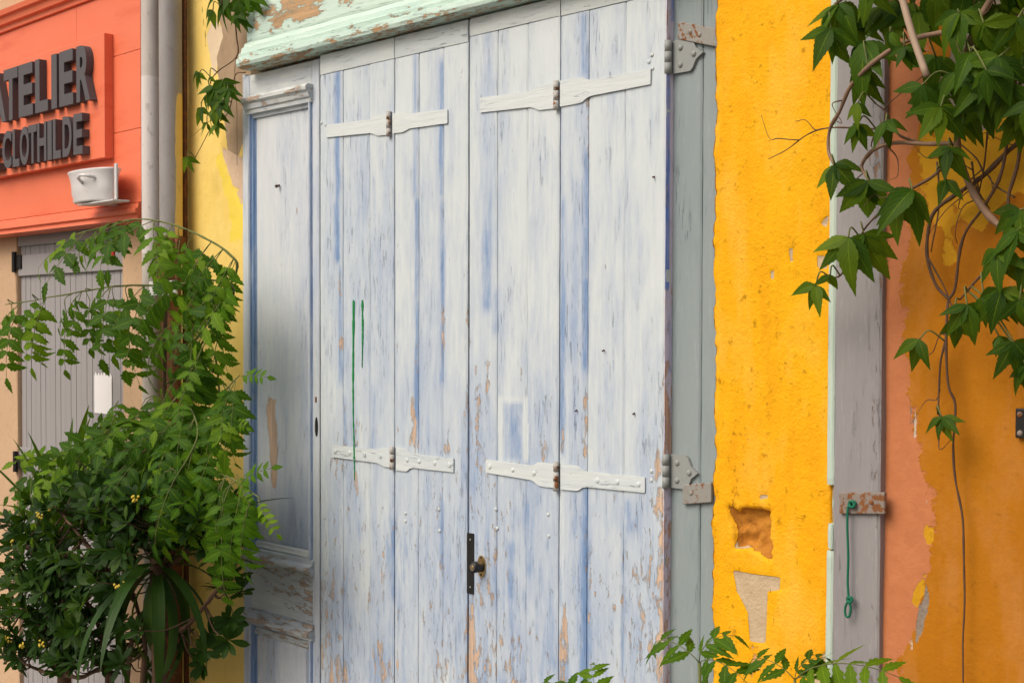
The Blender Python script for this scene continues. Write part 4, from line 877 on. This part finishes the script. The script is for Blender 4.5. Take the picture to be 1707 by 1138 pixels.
for a, b_ in (((1620, 270, -.06), (1650, 350, -.05)), ((1560, 270, -.05), (1552, 420, -.04)), ((1650, 180, -.06), (1630, 330, -.05)), ((1640, 290, -.05), (1600, 240, -.06)), ((1690, 330, -.05), (1645, 290, -.05)), ((1548, 430, -.05), (1590, 520, -.05))):
    cst([a, ((a[0] + b_[0]) / 2 + rng.uniform(-9, 9), (a[1] + b_[1]) / 2, a[2]), b_], 0.0022, 0.0012, 'bark_brown', 0.005)
CRE = [(1397, 8, 70, 5, .18), (1385, 48, 62, 4, .2), (1420, 28, 66, 5, .14), (1442, 70, 82, 5, .17), (1470, 12, 64, 5, .13), (1500, 8, 70, 5, .12), (1530, 20, 72, 5, .14), (1484, 54, 40, 3, .22), (1508, 78, 46, 5, .22), (1430, 172, 40, 3, .19), (1430, 207, 48, 5, .18), (1477, 203, 40, 5, .17), (1438, 120, 60, 5, .15),
       (1391, 275, 58, 4, .16), (1446, 302, 66, 5, .18), (1521, 317, 80, 4, .19), (1497, 340, 62, 3, .17), (1568, 178, 70, 5, .20), (1537, 142, 66, 5, .20), (1583, 245, 62, 5, .15), (1560, 160, 62, 5, .13), (1414, 396, 72, 5, .17), (1440, 390, 72, 5, .15), (1360, 476, 50, 4, .13), (1384, 458, 40, 3, .14),
       (1640, 40, 70, 5, .22), (1665, 95, 72, 5, .22), (1697, 30, 76, 5, .24), (1618, 88, 70, 5, .20), (1685, 140, 72, 5, .2), (1600, 22, 66, 5, .2), (1650, 75, 74, 5, .16), (1630, 140, 70, 5, .16), (1705, 90, 72, 5, .18), (1660, 10, 70, 5, .16), (1720, 170, 70, 5, .2), (1690, -20, 80, 5, .2), (1612, -25, 75, 5, .18), (1560, -15, 70, 5, .16), (1645, 118, 64, 5, .24), (1450, -25, 70, 5, .2),
       (1663, 418, 66, 5, .17), (1695, 385, 66, 5, .17), (1715, 430, 60, 5, .15), (1612, 508, 62, 5, .15), (1670, 482, 64, 5, .16), (1700, 500, 64, 5, .16), (1640, 495, 50, 4, .14), (1690, 570, 60, 5, .14), (1712, 610, 60, 5, .13), (1532, 566, 56, 3, .09), (1570, 695, 44, 5, .08), (1665, 560, 46, 3, .12), (1578, 300, 40, 3, .1), (1700, 350, 60, 5, .16), (1595, 535, 42, 3, .1),
       (1595, 120, 70, 5, .18), (1640, 170, 60, 5, .15), (1700, 190, 62, 5, .14), (1560, 95, 60, 5, .14), (1610, 190, 56, 5, .12)]
for X, Y, sz, n_, dep in CRE:
    palmate(at(X, Y, -dep), sz * mpp(X, -dep) * rng.uniform(1.0, 1.25), cv, SA, 0, n_)
for _ in range(34):                          # the vine's crown above the frame
    X = rng.uniform(1380, 1850); Y = rng.uniform(-330, -35); dep = rng.uniform(.08, .30)
    palmate(at(X, Y, -dep), 72 * mpp(X, -dep), cv, SA, 0, 5)
for _ in range(26):                          # bare twigs and tendrils
    q = rng.choice([p for p in SA if p.x < xw(1720, -.1)]); d = Vector((rng.uniform(-1, 1), rng.uniform(-.3, .1), rng.uniform(-1.0, .4))).normalized(); ln = rng.uniform(.04, .16)
    stem('twig', [q, q + d * ln * .4 + rv(.012), q + d * ln * .75 + rv(.02), q + d * ln + rv(.03)], 0.0016, 0.0006, 'bark_brown', cv, 4, 4, 0.004)
ck_ = MB().tube(cr([at(1494, -40, -.24), at(1520, 55, -.235), at(1545, 127, -.23)], 5), [0.007] * 11, 8).build('bamboo_cane', 'cane', None, True); tag(ck_, 'pale thin bamboo cane slanting through the creeper leaves', 'cane')

lr = at(398, 20, 0); lr = Vector((xw(400, -.03), -0.03, 2.4))
lv = thing('creeper_vine', at(395, 120, -.02), 'small creeper dangling from the mint green header over the pale yellow wall', 'vine')
SB = []
for pts, r0 in (([(402, -60, -.08), (392, 20, -.07), (394, 60, -.05), (397, 85, -.04), (390, 100, -.04), (365, 118, -.05), (352, 135, -.06), (349, 160, -.07), (356, 200, -.07)], .0028),
                ([(409, 121, -.02), (392, 125, -.03), (388, 160, -.05), (378, 192, -.06), (352, 215, -.06), (340, 235, -.06), (322, 268, -.06)], .002), ([(397, 85, -.04), (391, 118, -.03), (395, 180, -.025), (395, 276, -.02)], .0013), ([(402, -60, -.08), (375, -10, -.1), (368, 10, -.1)], .0025), ([(352, 200, -.06), (338, 212, -.05), (320, 228, -.05)], .001)):
    SB += stem('stem', [at(*p) for p in pts], r0, r0 * 0.6, 'bark_brown', lv, 5, 6, 0.002)
for X, Y, sz, n_ in ((372, 5, 36, 5), (398, 3, 34, 5), (355, 18, 26, 3), (392, 22, 26, 5), (415, -12, 34, 5), (365, -20, 36, 5), (385, -15, 34, 5), (332, 122, 22, 5), (350, 128, 14, 3), (372, 135, 30, 5), (358, 145, 34, 5), (368, 168, 34, 5), (345, 158, 26, 4), (357, 185, 30, 5), (335, 180, 28, 4), (362, 205, 22, 4), (312, 262, 24, 4), (345, 205, 22, 3), (380, 148, 28, 5)):
    palmate(at(X, Y, -.09), sz * 1.3 * mpp(X, -.09), lv, SB, 0, n_)

# --- trumpet vine: pinnate leaves
def pinnate_mesh(L_, pairs, lw, bend, seed, wr=0.56):
    r_ = random.Random(seed); parts = []; pts = []
    for i in range(12):
        t = i / 11; a = bend * t; pts.append(Vector((0, L_ * (math.sin(a) / bend if bend else t), -L_ * ((1 - math.cos(a)) / bend if bend else 0))))
    tb = MB().tube(pts, [0.0016 - 0.0009 * i / 11 for i in range(12)], 4); parts.append((tb.v, tb.f, None, 1))
    def pos(t): i = min(10, int(t * 11)); return pts[i].lerp(pts[i + 1], t * 11 - i), (pts[i + 1] - pts[i]).normalized()
    for k_ in range(pairs + 1):
        t = 0.22 + 0.78 * k_ / pairs if k_ < pairs else 1.0; p, d = pos(min(t, 0.999)); nrm = Vector((0, d.z * -1, d.y)) if True else None
        for sd_ in ((-1, 1) if k_ < pairs else (0,)):
            ln = lw * (0.80 + 0.35 * math.sin(math.pi * min(1, t))) * r_.uniform(0.88, 1.12) * (1.2 if sd_ == 0 else 1)
            F_ = frame(d, Vector((0, -d.z, d.y)))
            rot = F_ @ Matrix.Rotation(R(-sd_ * r_.uniform(55, 78)), 3, 'Z') @ Matrix.Rotation(R(r_.uniform(-28, 5)), 3, 'X') @ Matrix.Rotation(R(r_.uniform(-16, 16)), 3, 'Y')
            g_ = leaf_geo(ln * 1.08, ln * wr, 1, 0.19, 0.2, r_.uniform(0.1, 0.4), 11); M_ = rot.to_4x4(); M_.translation = p; v, f, uv = xf(g_, M_); parts.append((v, f, uv, 0))
    return geo_mesh('leaf', parts, 'trumpet_leaf', 'stem_green')
PIN = [pinnate_mesh(0.25, 4, 0.062, 0.5, 1), pinnate_mesh(0.28, 5, 0.060, 0.8, 2), pinnate_mesh(0.21, 3, 0.066, 0.3, 3), pinnate_mesh(0.27, 4, 0.066, 1.0, 4), pinnate_mesh(0.20, 4, 0.050, 0.4, 5)]
SMALL = [pinnate_mesh(0.17, 5, 0.030, 0.9, 7), pinnate_mesh(0.15, 6, 0.026, 0.6, 8)]
def pin_leaf(p, d, nrm, parent, s_=1.0, me=None):
    M_ = frame(d, nrm).to_4x4() @ Matrix.Diagonal((s_, s_, s_, 1)); M_.translation = p; return inst('leaf', me or rng.choice(PIN), M_, parent)
tb_ = at(272, 1138, -0.20); tb_.z = 0
tv = thing('trumpet_vine', tb_, 'bright green trumpet vine with arching toothed leaves by the drainpipes', 'vine')
ST = []
def tst(pts, r0, r1, mat='stem_green'): q = stem('stem', [at(*p) for p in pts], r0, r1, mat, tv, 6, 6, 0.003); ST.extend(q); return q
ST += stem('stem', [tb_, at(268, 1100, -.2), at(270, 960, -.2), at(273, 800, -.2), at(274, 660, -.2), at(276, 520, -.22), at(280, 440, -.24)], 0.014, 0.006, 'bark_brown', tv, 8, 8, 0.004)
sA = tst([(290, 610, -.2), (352, 530, -.2), (394, 452, -.23), (382, 423, -.25), (345, 399, -.27), (297, 378, -.28), (238, 365, -.30), (186, 374, -.31), (122, 392, -.32)], 0.005, 0.002)
sB = tst([(285, 640, -.2), (345, 560, -.2), (390, 490, -.24), (362, 468, -.27), (295, 474, -.30), (185, 478, -.32), (92, 494, -.34), (10, 508, -.35)], 0.005, 0.0022)
sC = tst([(370, 720, -.2), (360, 600, -.25), (340, 560, -.28), (300, 540, -.3), (250, 560, -.3)], 0.004, 0.002)
sD = tst([(274, 700, -.2), (240, 690, -.28), (200, 715, -.33), (160, 770, -.36), (110, 800, -.38)], 0.004, 0.002)
sE = tst([(280, 760, -.2), (320, 710, -.28), (355, 680, -.3), (380, 645, -.32), (400, 625, -.33)], 0.004, 0.002)
sF = tst([(280, 860, -.2), (330, 800, -.3), (365, 790, -.34), (400, 805, -.35), (432, 830, -.36)], 0.004, 0.0018)
sG = tst([(274, 700, -.2), (300, 660, -.32), (330, 720, -.38), (300, 790, -.42)], 0.004, 0.002)
sH = tst([(276, 640, -.2), (320, 610, -.3), (350, 560, -.3), (392, 520, -.22)], 0.0035, 0.002)
cst_ = stem('stem', [at(*q) for q in ((130, 920, -.42), (140, 860, -.43), (160, 820, -.43), (205, 780, -.42), (235, 755, -.4), (270, 735, -.35))], 0.0045, 0.003, 'bark_pale', tv, 6, 6, 0.003)
def along(S_, n, up, s_=1.0, t0=0.05, meshes=None):
    for i in range(n):
        t = t0 + (1 - t0) * (i + 0.5) / n; j = min(len(S_) - 2, int(t * (len(S_) - 1))); p = S_[j]; tg = (S_[j + 1] - S_[j]).normalized()
        for sd_ in ((1, -1) if rng.random() < 0.75 else (rng.choice((1, -1)),)):
            out = Vector((sd_ * 0.45 + rng.uniform(-.35, .35), -0.55 + rng.uniform(-.3, .3) * 1.0, up + rng.uniform(-.35, .35)))
            if p.x > xw(320, p.y): out = Vector((rng.uniform(-.6, .12), -.35 + rng.uniform(-.2, .2), -0.9))
            pin_leaf(p, out + tg * 0.25, Vector((0.5, -0.75, 0.6)) + rv(0.35), tv, s_ * rng.uniform(0.75, 1.1), rng.choice(meshes) if meshes else None)
along(sA, 9, -0.5, 1.05, 0.30); along(sB, 9, -0.75, 1.1, 0.30); along(sA[:len(sA) * 2 // 5], 3, -0.3, 0.75, 0.1); along(sC, 4, -0.8, 0.9, 0.2); along(sD, 7, -0.3, 0.95); along(sE, 7, -0.4, 0.95); along(sF, 8, -0.6, 0.95); along(sG, 6, -0.6, 1.0); along(sH, 3, -0.8, 0.95)
for X, Y, dep, s_ in ((215, 505, .33, 1.05), (112, 530, .35, 0.95), (322, 560, .32, 1.1), (335, 590, .3, 1.1), (60, 500, .35, 0.9), (20, 510, .36, 0.9), (285, 790, .42, 1.1), (270, 800, .43, 1.1), (372, 860, .38, 1.0), (365, 880, .36, 0.9), (190, 500, .33, .9), (300, 400, .3, .9), (265, 395, .3, .9), (385, 650, .3, .9), (150, 500, .34, .85)):
    p = at(X, Y, -dep); q = near(p, ST); stem('stem', [q, (p + q) / 2 + Vector((0, -.02, .02)), p], 0.002, 0.0015, 'stem_green', tv, 5, 4)
    pin_leaf(p, Vector((rng.uniform(-.12, .12), -0.15, -1)), Vector((0.55, -1, 0.3)) + rv(0.2), tv, s_)
for X, Y, dep in ((402, 628, .33), (385, 690, .32), (400, 808, .36), (430, 830, .36), (395, 790, .36)):
    p = at(X, Y, -dep); pin_leaf(p, Vector((0.7, -0.3, rng.uniform(-.5, .5))), Vector((0.4, -1, 0.4)), tv, rng.uniform(.8, 1.0), rng.choice(SMALL))
cen = [(300, 720, 80, 75), (235, 720, 75, 70), (320, 780, 60, 60), (275, 800, 75, 60), (190, 760, 80, 45), (120, 790, 70, 40), (270, 540, 90, 60), (350, 560, 25, 60)]
for _ in range(125):
    X0, Y0, a, b_ = rng.choice(cen[:6] if rng.random() < .92 else cen); r_ = rng.random() ** .5; th = rng.uniform(0, 6.28); X = X0 + a * r_ * math.cos(th); Y = Y0 + b_ * r_ * math.sin(th); dep = rng.uniform(.12, .38)
    p = at(X, Y, -dep); q = near(p, ST)
    if (p - q).length > 0.06: stem('stem', [q, (p + q) / 2 + Vector((0, 0, .03)), p], 0.002, 0.0014, 'stem_green', tv, 4, 3)
    pin_leaf(p, Vector((rng.uniform(-.8, .8), rng.uniform(-.9, -.1), rng.uniform(-.9, .15))), Vector((0.5, -0.7, 0.7)) + rv(0.5), tv, rng.uniform(0.65, 1.0))

# --- pittosporum: rosettes of leathery leaves
PT = [geo_mesh('leaf', [leaf_geo(1.0, wd, 0, 0, 0.25, cu, 7, 0.6, 0.7) + (0,)], 'pittosporum_leaf') for wd, cu in ((0.36, 0.1), (0.33, 0.25), (0.40, 0.0), (0.36, -0.12))]
pb_ = at(190, 1138, -0.35); pb_.z = 0
pt = thing('pittosporum_shrub', pb_, 'dark leathery-leaved shrub with small yellow flowers in front of the grey shutter', 'shrub')
SP = []
def pst(pts, r0, r1): q = stem('branch', pts, r0, r1, 'bark_brown', pt, 7, 6, 0.006); SP.extend(q)
for pts in ([pb_, at(215, 1100, -.35), at(235, 1030, -.34), at(283, 940, -.32), at(300, 880, -.32)], [pb_ + Vector((.03, 0, 0)), at(240, 1110, -.35), at(225, 1000, -.36), at(180, 900, -.4), at(160, 850, -.42)], [pb_, at(170, 1060, -.4), at(110, 980, -.45), at(60, 930, -.46), at(30, 880, -.45)],
            [pb_, at(185, 1135, -.38), at(130, 1128, -.42), at(60, 1115, -.45), at(20, 1090, -.46)], [at(170, 1060, -.4), at(90, 1030, -.46), at(30, 1010, -.47)], [at(225, 1000, -.36), at(140, 900, -.45), at(90, 840, -.46)], [at(235, 1030, -.34), at(300, 1050, -.3), at(380, 960, -.28), at(400, 930, -.27)], [at(283, 940, -.32), at(340, 900, -.3), at(400, 880, -.28)]):
    pst(pts, 0.010, 0.004)
ros = []
regs = [((110, 900), 120, 95, 60, .38, .56), ((60, 1010), 75, 90, 34, .40, .56), ((140, 1010), 70, 80, 26, .34, .52), ((250, 850), 110, 55, 34, .26, .42), ((350, 880), 65, 55, 20, .2, .36), ((150, 830), 120, 40, 24, .36, .5), ((385, 985), 26, 55, 7, .2, .3), ((70, 1075), 85, 45, 34, .36, .54), ((30, 960), 60, 80, 20, .42, .56), ((300, 1090), 110, 40, 10, .2, .3), ((200, 900), 80, 60, 20, .3, .45), ((140, 1070), 100, 60, 34, .3, .5)]
for (cx, cy_), a, b_, n_, d0, d1 in regs:
    for _ in range(n_):
        r_ = rng.random() ** .5; th = rng.uniform(0, 6.28); ros.append((at(cx + a * r_ * math.cos(th), cy_ + b_ * r_ * math.sin(th), -rng.uniform(d0, d1))))
leaves = []
for p in ros:
    q = near(p, SP)
    if (p - q).length > 0.02: stem('twig', [q, (p + q) / 2 + Vector((0, -.01, -.02)), p], 0.0028, 0.0018, 'bark_brown', pt, 4, 3)
    ax = ((p - q).normalized() * 0.6 + Vector((0.05, -0.55, 0.55)) + rv(0.3)).normalized(); Fr = frame(ax, ax.orthogonal()); n_ = rng.randint(8, 11); ph = rng.random() * 6.28
    for i in range(n_):
        a = ph + i * 2.4; tilt = rng.uniform(0.55, 1.5); rad = Fr @ Vector((math.cos(a), 0, math.sin(a)))
        d = ax * math.cos(tilt) + rad * math.sin(tilt); nrm = ax * math.sin(tilt) - rad * math.cos(tilt); ln = rng.uniform(.045, .072)
        M_ = frame(d, nrm).to_4x4() @ Matrix.Diagonal((ln, ln, ln, 1)); M_.translation = p + ax * rng.uniform(-.012, .008); leaves.append((M_.translation.y, M_))
leaves.sort(key=lambda q: q[0])
for _, M_ in leaves[:300]: inst('leaf', rng.choice(PT), M_, pt)
parts = []
for _, M_ in leaves[300:]:
    g_ = leaf_geo(1.0, 0.36, 0, 0, 0.25, 0.1, 5, 0.6, 0.7); v, f, uv = xf(g_, M_); parts.append((v, f, uv, 0))
me = geo_mesh('leaf_mass', parts, 'pittosporum_leaf'); M_ = Matrix.Identity(4); o = inst('leaf_mass', me, M_, pt); tag(o, kind='stuff')
for X, Y in ((86, 845), (68, 858), (205, 975), (195, 978), (15, 1065), (38, 1075), (22, 905), (225, 830), (70, 1072)):
    p = at(X, Y, -.54); b = MB()
    for _ in range(7): c_ = p + rv(0.010); b.dome(c_, 0.005, 0.005, 6)
    b.build('flower', 'yellow_flower', pt, True)

# --- sword-leaved yucca
def sword(L_, W_, bend, n=14):
    v = []; f = []; uv = []
    for i in range(n + 1):
        t = i / n; w_ = W_ / 2 * (min(1, 0.55 + t * 2.2) * (1 - t ** 2.6)); a = bend * t; y_ = L_ * (math.sin(a) / bend); z_ = -L_ * (1 - math.cos(a)) / bend
        for sx in (-1, 0, 1): v.append((w_ * sx, y_, z_ + abs(sx) * w_ * 0.35)); uv.append((0.5 + sx * .5, t))
    for i in range(n):
        for j in range(2): q = i * 3 + j; f.append((q, q + 1, q + 4, q + 3))
    return v, f, uv
YKS = {m: [geo_mesh('leaf', [sword(1, .085, bd) + (0,)], m) for bd in (0.35, 0.8, 1.5, 2.0)] for m in ('sword_leaf', 'sword_dark')}
def yucca(X, dep, zc, n_, L_, label, spread, tilt0=0.1, mat='sword_leaf'):
    YK = YKS[mat]
    p = at(X, 1000, -dep); p.z = 0; y = thing('yucca_plant', p, label, 'plant'); top = Vector((p.x, p.y, zc))
    stem('stem', [p, (p + top) / 2 + Vector((.01, 0, 0)), top], 0.028, 0.022, 'bark_brown', y, 10, 4)
    for i in range(n_):
        a = i * 2.4 + rng.random() * .4; tl = tilt0 + spread * (i / n_); d = Vector((math.cos(a) * math.sin(tl), math.sin(a) * math.sin(tl), math.cos(tl))); nrm = Vector((-math.cos(a) * math.cos(tl), -math.sin(a) * math.cos(tl), math.sin(tl)))
        ln = L_ * rng.uniform(.75, 1.1); M_ = frame(d, nrm).to_4x4() @ Matrix.Diagonal((ln, ln, ln, 1)); M_.translation = top + Vector((0, 0, -.05 * i / n_)); inst('leaf', YK[min(3, int(tl * 1.6))] if tl > .5 else YK[0], M_, y)
yucca(105, .25, zw(105, 905, -.25), 13, 0.62, 'yucca with upright yellow-green sword leaves in front of the grey shutter', 0.75, 0.12)
yucca(262, .36, zw(262, 930, -.36), 24, 0.50, 'dark yucca with drooping sword leaves between shrub and drainpipes', 2.1, 0.5, 'sword_dark')

# --- seedlings rising in front of the door and wall
def seedling(X, Y, dep, label, lv_):
    p = at(X, Y, -dep); r_ = Vector((p.x, p.y, 0)); s_ = thing('leafy_seedling', r_, label, 'plant', 'leafy shoots below the door'); S_ = stem('stem', [r_, (r_ + p) / 2 + Vector((.015, 0, 0)), p], 0.006, 0.003, 'stem_green', s_, 7, 6)
    for dx, dz, nz, sc, me_, h in lv_:
        pin_leaf(S_[-1 - h] if h < len(S_) else p, Vector((dx, -0.35, dz)), Vector((0.1, -0.55, nz)), s_, sc, me_)
GP = [pinnate_mesh(0.17, 4, 0.075, 1.6, 11, .36), pinnate_mesh(0.24, 6, 0.062, 1.2, 12, .36), pinnate_mesh(0.15, 4, 0.070, 2.0, 13, .36)]
seedling(1166, 1104, .30, 'leafy shoot with drooping toothed leaves in front of the grey-green jamb', [(-.5, .7, 1, .8, GP[0], 0), (.15, .8, 1, .75, GP[2], 0), (.7, .5, 1, .85, GP[0], 0), (-.9, .2, 1, .85, GP[0], 2), (.95, .2, 1, 1.0, GP[1], 3), (.1, .3, 1, .8, GP[2], 2), (-.6, 0, 1, .9, GP[1], 4)])
seedling(1325, 1132, .28, 'leafy shoot with one long arching leaf in front of the grey post', [(.95, .85, 1, 1.05, GP[1], 0), (.7, .5, 1, .85, GP[0], 0), (-.5, .7, 1, .7, GP[0], 0), (.2, .9, 1, .6, GP[2], 0), (-.9, .3, 1, .9, GP[1], 2), (.9, .2, 1, .9, GP[0], 2)])
seedling(1000, 1172, .30, 'low leafy shoot just reaching the foot of the hinged shutter leaf', [(-.95, .55, 1, .95, GP[1], 0), (.9, .5, 1, .95, GP[1], 0), (.0, .8, 1, .6, GP[0], 0), (-.4, .7, 1, .7, GP[2], 0), (.5, .6, 1, .8, GP[0], 0)])
